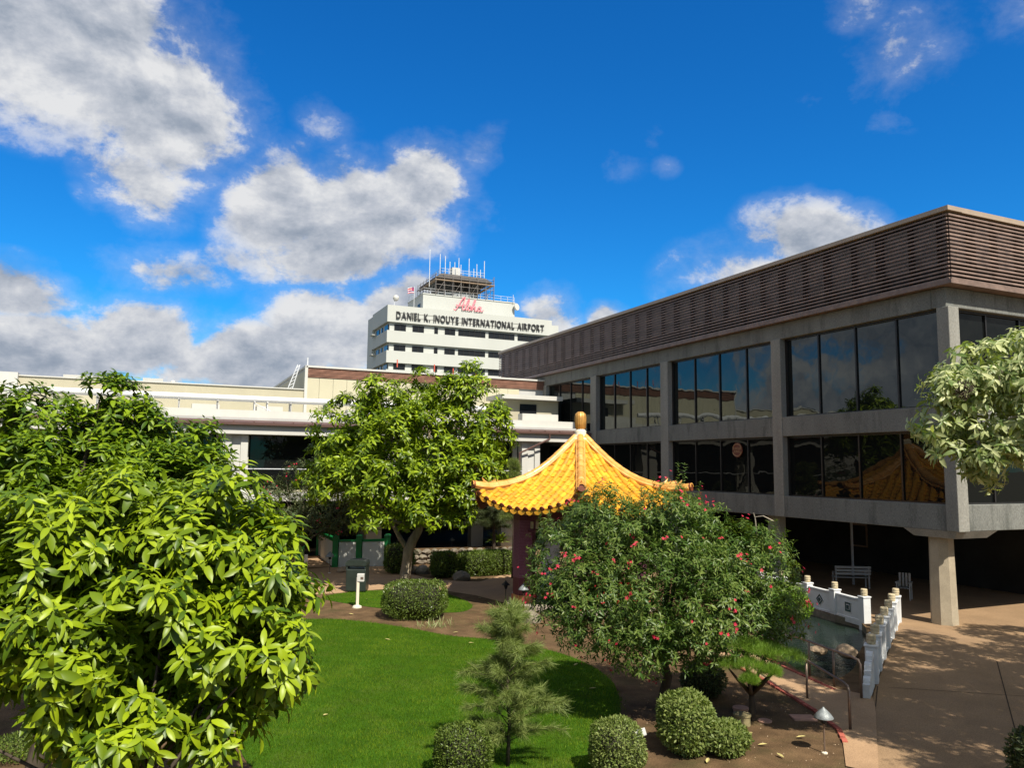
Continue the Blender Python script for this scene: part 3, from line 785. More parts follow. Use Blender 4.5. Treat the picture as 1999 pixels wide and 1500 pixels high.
# ------------------------------------------------------------------ north building across the garden
NY = 38.0
nbd = thing('gallery_building', 'long low white and cream gallery building with pipe on its roof behind the trees', 'building', (3, NY, 0))
Xl, Xr = -34.0, 22.0
b = mb(M_white); b.box(Xl, Xr, NY, NY+.3, 6.16, 6.62); b.build('white_fascia', nbd)
# sloping brown eave with ribs
b = mb(M_brownfas); b.box(Xl, Xr, NY-.22, NY-.02, 6.585, 6.70); b.add([(Xl, NY-.22, 6.702), (Xr, NY-.22, 6.702), (Xr, NY+.9, 6.98), (Xl, NY+.9, 6.98)], [(0, 1, 2, 3)])
b.build('eave', nbd)
rib = mb(M_brownfas).box(0, .05, NY-.2, NY+.02, 6.703, 6.75).mesh('rib'); x = -7.0
while x < 21.5: inst('rib', rib, nbd, loc=(x, 0, 0)); x += .9
b = mb(M_brownfas)
b.tube([(19.4, NY-.16, 6.6), (19.4, NY-.16, 6.3), (17.7, NY+.1, 5.5), (17.7, NY+.1, 3.4)], .055, 8)
b.build('gutter', nbd)
b = mb(M_white); b.box(Xl, 17.8, NY+.9, NY+1.15, 6.95, 7.34); b.build('upper_parapet', nbd)
b = mb(M_roofgrey); b.box(Xl, 22.05, NY+.32, NY+22, 6.58, 6.95); b.build('roof', nbd)
b = mb(M_cream); b.box(Xl, 7.13, 44.0, 44.3, 6.95, 8.93); b.build('roof_wall', nbd)
b = mb(M_white); b.box(Xl, -6.62, 43.7, 44.4, 8.0, 9.08); b.box(-6.62, 7.11, 43.93, 44.35, 8.932, 8.99); b.build('wall_coping', nbd)
for (x, y, w, h) in [(-4.9, 45.5, 2.6, .22), (-1.2, 46, 1.0, .3)]:
    mb(M_white).box(x, x+w, y, y+1, 8.8, 9.05+h).build('roof_vent', nbd)
mb(M_white).lathe((.3, 44.8, 8.9), [(.1, 0), (.14, .1), (.13, .2), (.05, .27)], 10).build('roof_dome', nbd)
# long pipe and its supports
b = mb(M_pipe); b.tube([(Xl, 40.6, 8.02), (17.8, 40.6, 8.02)], .16, 14); x = Xl+.7
while x < 17: b.tube([(x, 40.6, 8.02), (x+.07, 40.6, 8.02)], .172, 14); x += 3.1
b.build('roof_pipe', nbd, smooth=False)
x = -8.2; k = 0
while x < 17:
    b = mb(M_pipe)
    for dx in (0, .62 if k % 3 == 1 else .02):
        b.box(x+dx, x+dx+.05, 40.35, 40.41, 6.95, 7.9); b.box(x+dx, x+dx+.05, 40.8, 40.86, 6.95, 7.9); b.box(x+dx, x+dx+.05, 40.3, 40.9, 7.82, 7.865)
    if k % 3 == 1: b.tube([(x, 40.38, 7.8), (x+1.6, 40.38, 7.05)], .022, 5)
    b.build('pipe_support', nbd); x += 1.75; k += 1
for x in (-1.6, 1.2, 4.3, 9.0):
    mb(M_white).box(x, x+1.3, 41.5, 42.2, 6.95, 7.75).build('roof_unit', nbd)
# upper gallery: columns, dark recess, railing, floor slab
b = mb(M_void); b.box(Xl, Xr-.02, 42.9, 43.1, 3.4, 6.58); b.build('recess_wall', nbd)
b = mb(mat('gallery soffit', (.26, .25, .20), .8)); b.box(Xl, Xr-.02, NY+.31, 42.9, 6.40, 6.56); b.build('soffit', nbd)
b = mb(M_white); b.box(Xl, 21.9, NY-.02, NY+5.1, 3.02, 3.42); b.build('gallery_floor', nbd)
gcols = [-21.5, -13.2, -5.2, 2.55, 10.2, 17.95]
for x in gcols:
    b = mb(M_white); b.box(x, x+.36, NY+.32, NY+.8, 3.42, 6.4); b.box(x+.78, x+1.1, NY+.32, NY+.8, 3.42, 6.4); b.box(x+.33, x+.8, NY+.42, NY+.75, 3.42, 6.39); b.build('gallery_column', nbd)
    b = mb(mat('window surround', (.42, .41, .34), .8)); b.box(x-.28, x-.02, NY+.9, NY+1.05, 3.42, 6.39); b.box(x+1.12, x+1.2, NY+.9, NY+1.05, 3.42, 6.39); b.build('jamb', nbd)
    for xr in (x+1.2,):
        if x+7.6 < 22: 
            b = mb(M_glasslow); 
            inst('window', pane_mesh(6.1, 2.75, .01, 0, M_glasslow, 'y'), nbd, loc=(x+1.25+3.08, NY+1.0, 4.85))
b = mb(M_mast); b.box(Xl, 22, NY+.33, NY+.36, 4.52, 4.56); b.build('handrail', nbd)
b = mb(M_cream); b.box(Xl, 22, NY+.86, NY+1.1, 3.42, 3.52); b.box(Xl, 22, NY+.95, NY+1.1, 6.15, 6.39); b.build('sill', nbd)
# ground level columns and back wall
for x in gcols:
    b = mb(M_white); b.box(x-.2, x+.62, NY+2.6, NY+3.2, 0, 3.02); b.build('ground_column', nbd)
for (px, py) in [(711, 1062), (930, 1070)]:
    p = G(px, py); mb(M_white).box(p.x-.42, p.x+.33, p.y-.2, p.y+.4, 0, 3.02).build('ground_column', nbd)
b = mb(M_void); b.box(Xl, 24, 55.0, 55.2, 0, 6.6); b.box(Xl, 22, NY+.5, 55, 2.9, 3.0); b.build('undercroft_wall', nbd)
b = mb(mat('pale far band', (.35, .33, .27), .8)); b.box(Xl, 22, 52.8, 52.9, .35, .75); b.build('far_parapet', nbd)

# west wing across the garden, out of the frame but mirrored in the windows
ww = thing('west_wing', 'white and cream gallery wing mirrored in the terminal windows', 'building', (-16, 20, 0))
b = mb(M_white); b.box(-16.3, -16, -20, NY-1, 6.16, 6.62); b.box(-21, -15.9, -20, NY-1, 3.02, 3.42); b.box(-17.3, -17.1, -20, NY-1, 6.95, 7.34)
for k in range(8): b.box(-16.9, -16.35, -18+7*k, -17+7*k, 3.42, 6.4); b.box(-19, -18.4, -18+7*k, -17.4+7*k, 0, 3.02)
b.build('frame', ww)
b = mb(M_cream); b.box(-21.3, -21, -20, NY-1, 6.95, 10.3); b.box(-27, -21.6, -12, 6, 6.9, 12.6); b.box(-27, -21.6, 12, 19, 6.9, 11.9); b.box(-19.8, -19.4, -20, NY-1, 3.42, 4.2); b.build('wall', ww)
b = mb(M_void); b.box(-21, -20.8, -20, NY-1, 3.42, 6.58); b.box(-28, -27.8, -20, NY-1, 0, 3.0); b.build('recess_wall', ww)
mb(M_roofgrey).box(-21, -16.32, -20, NY-1, 6.62, 6.93).build('roof', ww)
mb(M_pipe).tube([(-18.5, -20, 8.0), (-18.5, NY-1, 8.0)], .16, 10).build('roof_pipe', ww)

# cream roof house with the brown louvre band
hs = thing('roof_house', 'cream panelled box on the roof with a brown slatted band below its white edge', 'building', (7.1, 44, 7))
HX0, HX1 = 7.1, 30.0
b = mb(M_roofgrey); b.box(HX0+.06, HX1, 44.03, 58, 6.9, 9.75); b.box(HX0+.05, HX1, 44.1, 58, 9.75, 10.2); b.build('core_wall', hs)
x = HX0; k = 0
pm = mb(M_creamp).box(0, .765, -.03, .02, 0, 2.3).mesh('panel')
while x < 20: inst('panel', pm, hs, loc=(x, 44.0, 7.35)); x += .78
pm2 = mb(M_cream).box(-.02, .03, 0, 13.9, 0, 2.95).mesh('side_wall'); inst('side_wall', pm2, hs, loc=(HX0, 44.03, 7.1))
sm = mb(mat('red brown slat', (.30, .15, .10), .6, .25, 3, per_object=.2)).box(0, HX1-HX0, -.06, .02, 0, .035).mesh('slat')
for i in range(8): inst('slat', sm, hs, loc=(HX0+.1, 43.98, 9.68+i*.07))
b = mb(M_white); b.box(HX0-.05, HX1, 43.85, 44.3, 10.22, 10.32); b.box(HX0-.05, HX0+.12, 44.3, 58, 10.22, 10.32); b.box(HX0-.06, HX0+.10, 43.86, 43.97, 7.0, 10.22); b.build('roof_edge', hs)
# bits to the right of the mid tree
b = mb(M_white); b.box(17.9, 21.9, 41.0, 43.5, 8.75, 9.0); b.build('canopy', hs)
b = mb(M_cream); b.box(18.2, 21.9, 41.6, 43.6, 6.9, 8.74); b.build('small_wall', hs)
b = mb(M_cabglass); b.box(19.3, 20.4, 41.55, 41.595, 7.6, 8.5); b.build('small_window', hs)
b = mb(M_white); b.box(17.6, 22.0, 38.8, 39.6, 6.95, 7.35); b.box(18.6, 20.9, 39.7, 40.3, 7.2, 7.8); b.build('roof_box', hs)
for x, dz in ((12.3, .55), (14.6, .2), (15.8, -.2), (17.3, -.5)):
    t_ = mb(M_redcone).tube([(x, 43.7, 10.3+dz*.4), (x, 43.7, 10.75+dz*.4)], .035, 6).build('pennant_pole'); tag(t_, {12.3: 'leftmost thin red marker on the roof edge, clear of the tower', 14.6: 'thin red marker on the roof edge before the tower, above the tree', 15.8: 'third red marker from the left on the roof edge', 17.3: 'rightmost red marker on the roof edge, beside the brown slatted wing'}[x], 'marker', 'red warning markers along the roof edge')
mt_ = thing('lattice_mast', 'small white lattice mast leaning beside the cream roof house', 'mast', (6.7, 46, 9))
b = mb(M_mast)
A0 = Vector((6.35, 46, 8.9)); A1 = Vector((6.95, 46, 10.6))
b.tube([A0, A1], .03, 5); b.tube([A0+Vector((.28, 0, 0)), A1+Vector((.12, 0, 0))], .03, 5)
for k in range(8):
    t_ = k/8; b.tube([A0.lerp(A1, t_), A0.lerp(A1, t_+.12)+Vector((.28*(1-t_)+.12*t_, 0, 0))], .02, 4)
b.tube([(7.15, 43.8, 10.3), (7.15, 43.8, 10.75)], .04, 6)
b.build('lattice', mt_)
# ------------------------------------------------------------------ control tower block
TY = 134.9; TX = 35.9
tw = thing('tower_block', 'tall white office block with banded windows and a stepped top far behind', 'building', (TX, TY, 0))
X1 = 69.5
mb(M_tower).box(TX+.6, X1+1.8, TY+.55, 149.5, 0, 33.0).build('wall', tw)
b = mb(M_tower); b.box(TX, X1, TY, TY+.4, 30.75, 33.86); b.box(TX, TX+.4, TY+.4, 145.9, 30.75, 33.86); b.box(X1-.4, X1, TY+.4, 148, 30.75, 33.86); b.build('parapet', tw)
mb(M_roofgrey).box(TX+.4, X1-.4, TY+.4, 149, 33.0, 33.3).build('roof', tw)
mb(M_tower).box(TX+.02, TX+4, 145.9, 149.6, 0, 33.45).build('corner_wall', tw)
for k in range(7):
    z1 = 29.16-3.47*k-(.24 if k else 0); z0 = z1-2.2
    b = mb(M_tower); b.box(TX, X1+.6, TY-.0, TY+.4, z0, z1); b.box(TX, TX+.4, TY+.4, 145.9, z0, z1)
    b.box(TX+.02, X1, TY+.4, TY+.56, z1-.12, z1-.02); b.build('band', tw)
wpx = [(769.8, 792.3, 2), (805.4, 827.6, 2), (848, 855, 1), (868.4, 888.7, 2), (895, 947.6, 5), (954, 1004.4, 5), (1010.7, 1059.5, 5), (1066, 1076, 2)]
for k in range(4):
    zt = [30.45, 26.62, 23.15, 19.7][k]; zb = zt-1.42
    for (a, c_, n_) in wpx:
        xa = atY(a, 640, TY+.5).x; xc = atY(c_, 640, TY+.5).x
        b = mb(M_dark); b.box(xa, xc, TY+.44, TY+.545, zb, zb+.1); b.box(xa, xc, TY+.44, TY+.545, zt-.1, zt)
        for i in range(n_+1):
            xx = xa+(xc-xa)*i/n_; b.box(max(xa, xx-.07), min(xc, xx+.07), TY+.45, TY+.543, zb+.1, zt-.1)
        w_ = b.build('window', tw)
        mb(M_cabglass).box(xa+.02, xc-.02, TY+.5, TY+.535, zb+.05, zt-.05).build('pane', w_)
    for (ya, yc) in ((136.0, 138.6), (140.0, 141.0), (142.3, 144.8)):
        w_ = mb(M_dark).box(TX+.5, TX+.59, ya, yc, zb, zt).build('window', tw); mb(M_cabglass).box(TX+.46, TX+.49, ya+.1, yc-.1, zb+.1, zt-.1).build('pane', w_)
    mb(M_tower).box(TX-.9, TX+.05, 142.5, 144.6, zb+.3, zb+.42).build('sunshade', tw)
# penthouse and cab
PY = 138.0
b = mb(M_tower); b.box(43.54, 69.0-6.3, PY, 148, 33.3, 37.25); b.build('penthouse', tw)
b = mb(M_tower); b.box(43.45, 62.8, PY-.1, PY+.2, 37.25, 37.45); b.box(43.45, 43.7, PY+.2, 148, 37.25, 37.45); b.build('penthouse_edge', tw)
mb(M_dark).box(43.48, 43.53, 139.5, 141.2, 34.6, 35.7).build('side_vent', tw)
cx, cy = 52.0, 143.6
b = mb(mat('grey cab cladding', (.28, .30, .30), .6)); b.lathe((cx, cy, 37.3), [(4.5, 0), (4.5, 1.35), (4.8, 1.37)], 8, R(22.5)); b.build('cab_base', tw)
cg = mb(M_cabglass); cg.lathe((cx, cy, 38.7), [(4.4, 0), (5.3, 2.1)], 8, R(22.5)); cgo = cg.build('cab_window', tw)
b = mb(M_steel)
for k in range(16):
    a = R(22.5)+k*math.pi/8; r1 = 4.45 if k % 2 == 0 else 4.45*math.cos(R(22.5)); r2 = r1*5.36/4.43
    b.tube([(cx+r1*math.cos(a), cy+r1*math.sin(a), 38.7), (cx+r2*math.cos(a), cy+r2*math.sin(a), 40.8)], .08, 4)
b.build('mullion', cgo)
b = mb(mat('dark roof edge', (.06, .055, .05), .7)); b.obox((cx, cy), (1, 0), (0, 1), 5.75, 5.6, 40.80, 41.05); b.obox((cx, cy), (1, 0), (0, 1), 5.7, 5.55, 41.05, 42.0, .80); b.build('cab_roof', tw)
# scaffold round the cab
sc = thing('scaffolding', 'steel scaffold with plank walkways wrapped round the glass control cab', 'scaffold', (cx, cy, 37.4))
sx0, sx1, sy0, sy1 = 46.0, 57.6, 137.8, 149.5
b = mb(M_plank); b.box(sx0-.2, sx1+.6, sy0-.1, sy0+.5, 40.3, 40.44); b.box(sx0-.2, sx0+.5, sy0+.5, sy1, 40.3, 40.44); b.box(sx1-.0, sx1+.6, sy0+.5, sy1, 40.3, 40.44)
b.build('plank_deck', sc)
b = mb(M_steel)
for i in range(8):
    x = sx0+(sx1+.5-sx0)*i/7
    for y in (sy0, sy0+.45): b.tube([(x, y, 37.4), (x, y, 41.6+.5*(i % 2))], .05, 5)
for i in range(1, 7):
    y = sy0+(sy1-sy0)*i/6
    for x in (sx0, sx0+.45, sx1, sx1+.5): b.tube([(x, y, 37.4), (x, y, 41.7)], .05, 5)
for z in (38.4, 39.4, 40.9, 41.4):
    b.tube([(sx0, sy0, z), (sx1+.5, sy0, z)], .035, 5); b.tube([(sx0, sy0, z), (sx0, sy1, z)], .035, 5); b.tube([(sx1+.5, sy0, z), (sx1+.5, sy1, z)], .035, 5)
for i in range(0, 7, 2):
    x = sx0+(sx1+.5-sx0)*i/7; x2 = sx0+(sx1+.5-sx0)*(i+1)/7
    b.tube([(x, sy0, 37.5), (x2, sy0, 40.2)], .035, 5)
for i in range(0, 6, 2):
    y = sy0+(sy1-sy0)*i/6; b.tube([(sx0, y, 40.2), (sx0, y+1.9, 37.5)], .035, 5)
b.build('pole_frame', sc)
# railings on the roofs
b = mb(M_mast)
def railing(b, pts, h, step=1.4, r=.035):
    for a, c_ in zip(pts[:-1], pts[1:]):
        a = Vector(a); c_ = Vector(c_); n_ = max(1, int((c_-a).length/step))
        for i in range(n_+1): q = a.lerp(c_, i/n_); b.tube([q, q+Vector((0, 0, h))], r, 4)
        for k in (.5, 1.0): b.tube([a+Vector((0, 0, h*k)), c_+Vector((0, 0, h*k))], r, 4)
railing(b, [(43.6, 148, 37.45), (43.6, PY, 37.45), (62.6, PY, 37.45)], 1.0)
b.build('railing', tw); b = mb(M_mast)
railing(b, [(47.5, 148, 42.0), (47.5, 139.2, 42.0), (56.5, 139.2, 42.0), (56.5, 148, 42.0)], 1.0)
b.build('railing', tw)
mb(M_white).box(50.3, 52.0, 140.8, 142.3, 42.0, 43.9).build('roof_box', tw)
ants = [(839.6, 487), (859.7, 496), (869.7, 500), (878.6, 511), (888, 512), (896, 504), (900, 517), (916, 505), (925, 525), (931, 516), (938, 527), (945.7, 510)]
for k, (px, py) in enumerate(ants):
    p = atY(px, py, 141.0 if px < 850 else 139.2); z0 = 39.5 if px < 850 else 41.9
    b = mb(M_mast).tube([(p.x, p.y, z0), (p.x, p.y, p.z)], .07, 5); b.build('antenna', tw)
fp = atY(806, 600, 139.5)
fl = thing('flag', 'small flag with red, white and blue stripes on a thin pole on the tower roof', 'flag', (fp.x, fp.y, 33.3))
mb(M_mast).tube([(fp.x+.2, fp.y, 33.3), (fp.x+.2, fp.y, 38.9)], .05, 5).build('pole', fl)
cloth = MB()
def wav(u, v): return (fp.x+.15-1.25*u, fp.y+.12*math.sin(u*9+v), 38.7-1.1*v-.3*u*u)
for j in range(8):
    cloth.m([M_flagw, M_red, M_blue][j % 3])
    for i in range(8):
        if j < 4 and i < 3: cloth.m(M_red if (i+j) % 2 else M_blue)
        else: cloth.m([M_flagw, M_red, M_red, M_flagw, M_red, M_blue, M_flagw, M_red][j])
        u0, u1, v0, v1 = i/8, (i+1)/8, j/8, (j+1)/8; cloth.add([wav(u0, v0), wav(u1, v0), wav(u1, v1), wav(u0, v1)], [(0, 1, 2, 3)])
cloth.build('cloth', fl)
rd = atY(773, 583, 139.0); mb(M_white).lathe((rd.x, rd.y, rd.z-.5), [(.2, 0), (.5, .25), (.6, .6), (.5, .95), (.2, 1.15)], 12).build('radar_dome', tw)
mb(M_mast).tube([(rd.x-.3, rd.y, 33.4), (rd.x-.3, rd.y, rd.z-.4)], .06, 5).build('dome_post', tw)
rd = atY(1007, 600, PY-.3); mb(M_white).tube([(rd.x, rd.y, rd.z), (rd.x+.15, rd.y-.3, rd.z+.05)], .72, 16).build('dish', tw)
mb(M_mast).tube([(rd.x-.6, rd.y, 37.3), (rd.x-.6, rd.y, 38.9)], .05, 5).build('dish_mast', tw)
# lettering
sg = bpy.data.objects.new('roof_sign', None); COL.objects.link(sg); sg.parent = tw; sg.matrix_basis = wm(tw).inverted() @ Matrix.Translation((37.5, TY-.3, 31.5))
RYM = Matrix(((1, 0, 0), (0, 0, -1), (0, 1, 0)))
txt = 'DANIEL K. INOUYE INTERNATIONAL AIRPORT'
letters = []; LM = {}
adv = 0.0; widths = []
for ch_ in txt:
    if ch_ == ' ': adv += .8; continue
    if ch_ == '.': pass
    cu = bpy.data.curves.get('L'+ch_)
    if cu is None:
        cu = bpy.data.curves.new('L'+ch_, 'FONT'); cu.body = ch_; cu.size = 1.93; cu.extrude = .09; cu.offset = .035; cu.materials.append(M_letter)
        to = bpy.data.objects.new('letter', cu); COL.objects.link(to); bpy.context.view_layer.update()
        LM[ch_] = bpy.data.meshes.new_from_object(to.evaluated_get(bpy.context.evaluated_depsgraph_get())); bpy.data.objects.remove(to)
    o = bpy.data.objects.new('letter', LM[ch_]); COL.objects.link(o); letters.append((o, adv)); 
    xs_ = [v.co.x for v in LM[ch_].vertices]; letters[-1] = (o, adv-min(xs_)); adv += max(xs_)-min(xs_)+.26
ks = (67.85-37.5)/adv
for o, a in letters:
    o.parent = sg; o.matrix_basis = wm(sg).inverted() @ (Matrix.Translation((37.5+a*ks, TY-.15, 31.42)) @ RYM.to_4x4() @ Matrix.Diagonal((ks, .97, 1, 1)))
b = mb(M_steel); b.box(37.5, 67.8, TY-.05, TY-.02, 32.5, 32.54); b.box(37.5, 67.8, TY-.05, TY-.02, 31.7, 31.74)
x = 38.0
while x < 68: b.box(x, x+.06, TY-.05, TY+.01, 31.72, 31.75); b.box(x, x+.06, TY-.05, TY+.01, 32.52, 32.55); x += 1.1
b.build('sign_rail', sg)
# script word
st = [[(0, .35), (.35, .25), (.8, 1.0), (1.25, 1.85), (1.6, 2.25), (1.72, 2.1), (1.55, 1.2), (1.5, .5), (1.75, .35)], [(.35, 1.0), (1.0, .95), (1.9, 1.15)],
      [(1.75, .35), (2.1, .8), (2.5, 1.6), (2.5, 2.0), (2.3, 1.8), (2.12, .9), (2.15, .45), (2.4, .4)],
      [(2.85, 1.05), (2.6, .95), (2.5, .6), (2.7, .35), (2.98, .55), (2.95, .95), (2.8, 1.05), (3.1, .95), (3.3, 1.05)],
      [(3.2, .95), (3.55, 1.6), (3.6, 2.0), (3.4, 1.8), (3.25, .9), (3.2, .35)], [(3.25, .6), (3.5, 1.0), (3.72, .95), (3.7, .5), (3.85, .35), (4.1, .5)],
      [(4.75, .95), (4.45, 1.05), (4.2, .75), (4.25, .4), (4.5, .38), (4.72, .7), (4.78, 1.0), (4.72, .5), (4.9, .35), (5.2, .6)]]
b = mb(M_pink); ps = atY(885, 612, PY-.3)
def cr(pts, sub=4):
    out = []
    for i in range(len(pts)-1):
        a = Vector(pts[max(0, i-1)]); b_ = Vector(pts[i]); c_ = Vector(pts[i+1]); d_ = Vector(pts[min(len(pts)-1, i+2)])
        for k in range(sub):
            t = k/sub; out.append(.5*((2*b_)+(c_-a)*t+(2*a-5*b_+4*c_-d_)*t*t+(-a+3*b_-3*c_+d_)*t**3))
    out.append(Vector(pts[-1])); return out
for s_ in st:
    b.tube([(ps.x+1.18*(q.x+.12*q.y), ps.y+.0, ps.z+1.3*q.y+.42) for q in cr(s_)], .115, 6)
b.build('script_sign', tw)['label'] = 'pink script word on the upper white wall'

# ------------------------------------------------------------------ pagoda
pc = Vector((13.83, 24.52, 0))
pg = thing('garden_pavilion', 'six sided pavilion with curved golden tiled roof and ribbed finial', 'pavilion', pc)
toc = (-pc).normalized(); A_0 = math.atan2(toc.y, toc.x)+R(.5)
RR = 4.08
tz = np.array([0, .05, .164, .29, .45, .636, .807, 1.0]); zz = np.array([5.98, 5.83, 5.38, 4.93, 4.52, 4.22, 4.06, 3.97])
pf = np.polyfit(tz, zz, 4)
def zr(t): return float(np.polyval(pf, t))
def S(face, w, t, lift=0.0):
    a1 = A_0+face*math.pi/3; a2 = a1+math.pi/3
    A_ = Vector((math.cos(a1), math.sin(a1), 0)); B_ = Vector((math.cos(a2), math.sin(a2), 0))
    mid = (A_+B_)/2; lat = (B_-A_)
    half = t*RR/2; s_ = max(-1, min(1, w/half)) if half > 1e-5 else 0
    p = pc+mid*RR*t+lat*w
    return Vector((p.x, p.y, zr(t)-.60*t**2.6*(1-s_*s_)**.8+lift))
# underlay surface
b = mb(mat('orange roof underlay', (.42, .17, .02), .6, .2)); soff = mb(mat('maroon soffit', (.12, .03, .025), .7, .2))
for f in range(6):
    NU, NV = 10, 12
    vs = []
    for j in range(NV+1):
        t = .03+.97*j/NV
        for i in range(NU+1): vs.append(S(f, (i/NU-.5)*RR*t, t))
    fs = [(j*(NU+1)+i, j*(NU+1)+i+1, (j+1)*(NU+1)+i+1, (j+1)*(NU+1)+i) for j in range(NV) for i in range(NU)]
    b.add(vs, fs); soff.add([v+Vector((0, 0, -.14)) for v in vs], [tuple(reversed(q)) for q in fs])
    e0 = NV*(NU+1)
    b.add([vs[e0+i] for i in range(NU+1)]+[vs[e0+i]+Vector((0, 0, -.14)) for i in range(NU+1)], [(i, i+1, NU+2+i, NU+1+i) for i in range(NU)])
b.build('roof', pg, smooth=True); soff.build('soffit', pg, smooth=True)
nrow = 13; sp = RR/nrow; TL = .315
def half_tile(r_, L, mt, name, n=6):
    vs = []; fs = []
    for (y, k) in ((0, .93), (L*1.06, 1.03)):
        for i in range(n+1):
            a = math.pi*i/n; vs.append((math.cos(a)*r_*k, y, math.sin(a)*r_*k*1.05))
    for i in range(n): fs.append((i, i+1, n+2+i, n+1+i))
    o = len(vs)
    for i in range(n+1):
        a = math.pi*i/n; vs.append((math.cos(a)*r_*.8, L*1.06, math.sin(a)*r_*.8))
    vs += [vs[n+1+i] for i in range(n+1)]; q = o+n+1
    for i in range(n): fs.append((q+i, q+i+1, o+i+1, o+i))
    me = bpy.data.meshes.new(name); me.from_pydata(vs, [], fs); me.polygons.foreach_set('use_smooth', [i < n for i in range(2*n)]); me.materials.append(mt); me.update(); return me
me_cov = half_tile(.088, TL, M_tile, 'cover_tile')
pt = MB().m(M_tile); pw = sp*.5
pt.add([(-pw, 0, .012), (0, 0, -.01), (pw, 0, .012), (-pw, TL*1.05, .045), (0, TL*1.05, .02), (pw, TL*1.05, .045), (-pw, TL*1.05, .0), (0, TL*1.05, -.02), (pw, TL*1.05, .0)],
       [(0, 1, 4, 3), (1, 2, 5, 4), (3, 4, 7, 6), (4, 5, 8, 7)])
me_pan = pt.mesh('pan_tile')
rest_c = []; rest_p = []
def frame_at(p, q, nrm_hint=Vector((0, 0, 1))):
    y = (q-p).normalized(); x = y.cross(nrm_hint).normalized(); z = x.cross(y)
    M_ = Matrix((x, y, z)).transposed().to_4x4(); M_.translation = p; return M_
for f in range(6):
    for pan in (False, True):
        ks_ = range(nrow) if not pan else range(nrow+1)
        for j in ks_:
            w = (j+.5)*sp-RR/2 if not pan else j*sp-RR/2
            t0 = max(abs(w)/(RR/2)+.012, .07)
            if t0 >= .985: continue
            t = 1.0+ (.012 if not pan else 0); first = True
            while t > t0+.02:
                # step up the slope by one tile length
                p1 = S(f, w, min(t, 1.0)); 
                dt = .09
                for _ in range(3):
                    p0 = S(f, w, max(t-dt, t0)); L = (p1-p0).length; dt = dt*TL/max(L, 1e-4) if t-dt > t0 else dt
                    if t-dt <= t0: break
                p0 = S(f, w, max(t-dt, t0)); L = (p1-p0).length
                nh = (S(f, w+.05, t)-S(f, w-.05, t)).cross(p1-p0); nh = -nh if nh.z < 0 else nh
                M_ = frame_at(p0+Vector((0, 0, .018 if not pan else .012)), p1+Vector((0, 0, .018 if not pan else .012)), nh) @ Matrix.Diagonal((1, L/TL, 1, 1))
                M_ = M_ @ Matrix.Rotation(random.uniform(-.015, .015), 4, 'Z')
                if f in (0, 5): inst('pan_tile' if pan else 'cover_tile', me_pan if pan else me_cov, pg, M=M_)
                else: (rest_p if pan else rest_c).append(M_)
                t -= dt; first = False
            if not pan:
                p1 = S(f, w, 1.0); p0 = S(f, w, .95); d_ = (p1-p0).normalized()
                c_ = p1+d_*.03+Vector((0, 0, .05))
                o = mb(M_disc).tube([c_, c_+d_*.035], .098, 12); o.tube([c_+d_*.036, c_+d_*.05], .055, 8)
                o.build('eave_disc', pg)
            else:
                p1 = S(f, w, 1.0); lat = (S(f, w+.1, 1.0)-S(f, w-.1, 1.0)).normalized(); d_ = (p1-S(f, w, .95)).normalized()
                vs = []
                for i in range(7):
                    u = i/6-.5; vs.append(p1+lat*u*sp*.9+d_*.05+Vector((0, 0, .02))); 
                for i in range(7):
                    u = i/6-.5; vs.append(p1+lat*u*sp*.9+d_*.06+Vector((0, 0, -.10*(1-4*u*u)-.02)))
                mb(M_tile).add(vs, [(i, i+1, 8+i, 7+i) for i in range(6)]).build('drip_tile', pg)
def joined(name, me, mats_, parent):
    if not mats_: return
    v = np.array([x.co[:] for x in me.vertices]); F = [tuple(p.vertices) for p in me.polygons]
    b = MB().m(me.materials[0])
    for M_ in mats_:
        A_ = np.array(M_); b.add((v @ A_[:3, :3].T)+A_[:3, 3], F)
    o = b.build(name, parent); o['kind'] = 'stuff'; return o
joined('cover_tiles', me_cov, rest_c, pg); joined('pan_tiles', me_pan, rest_p, pg)
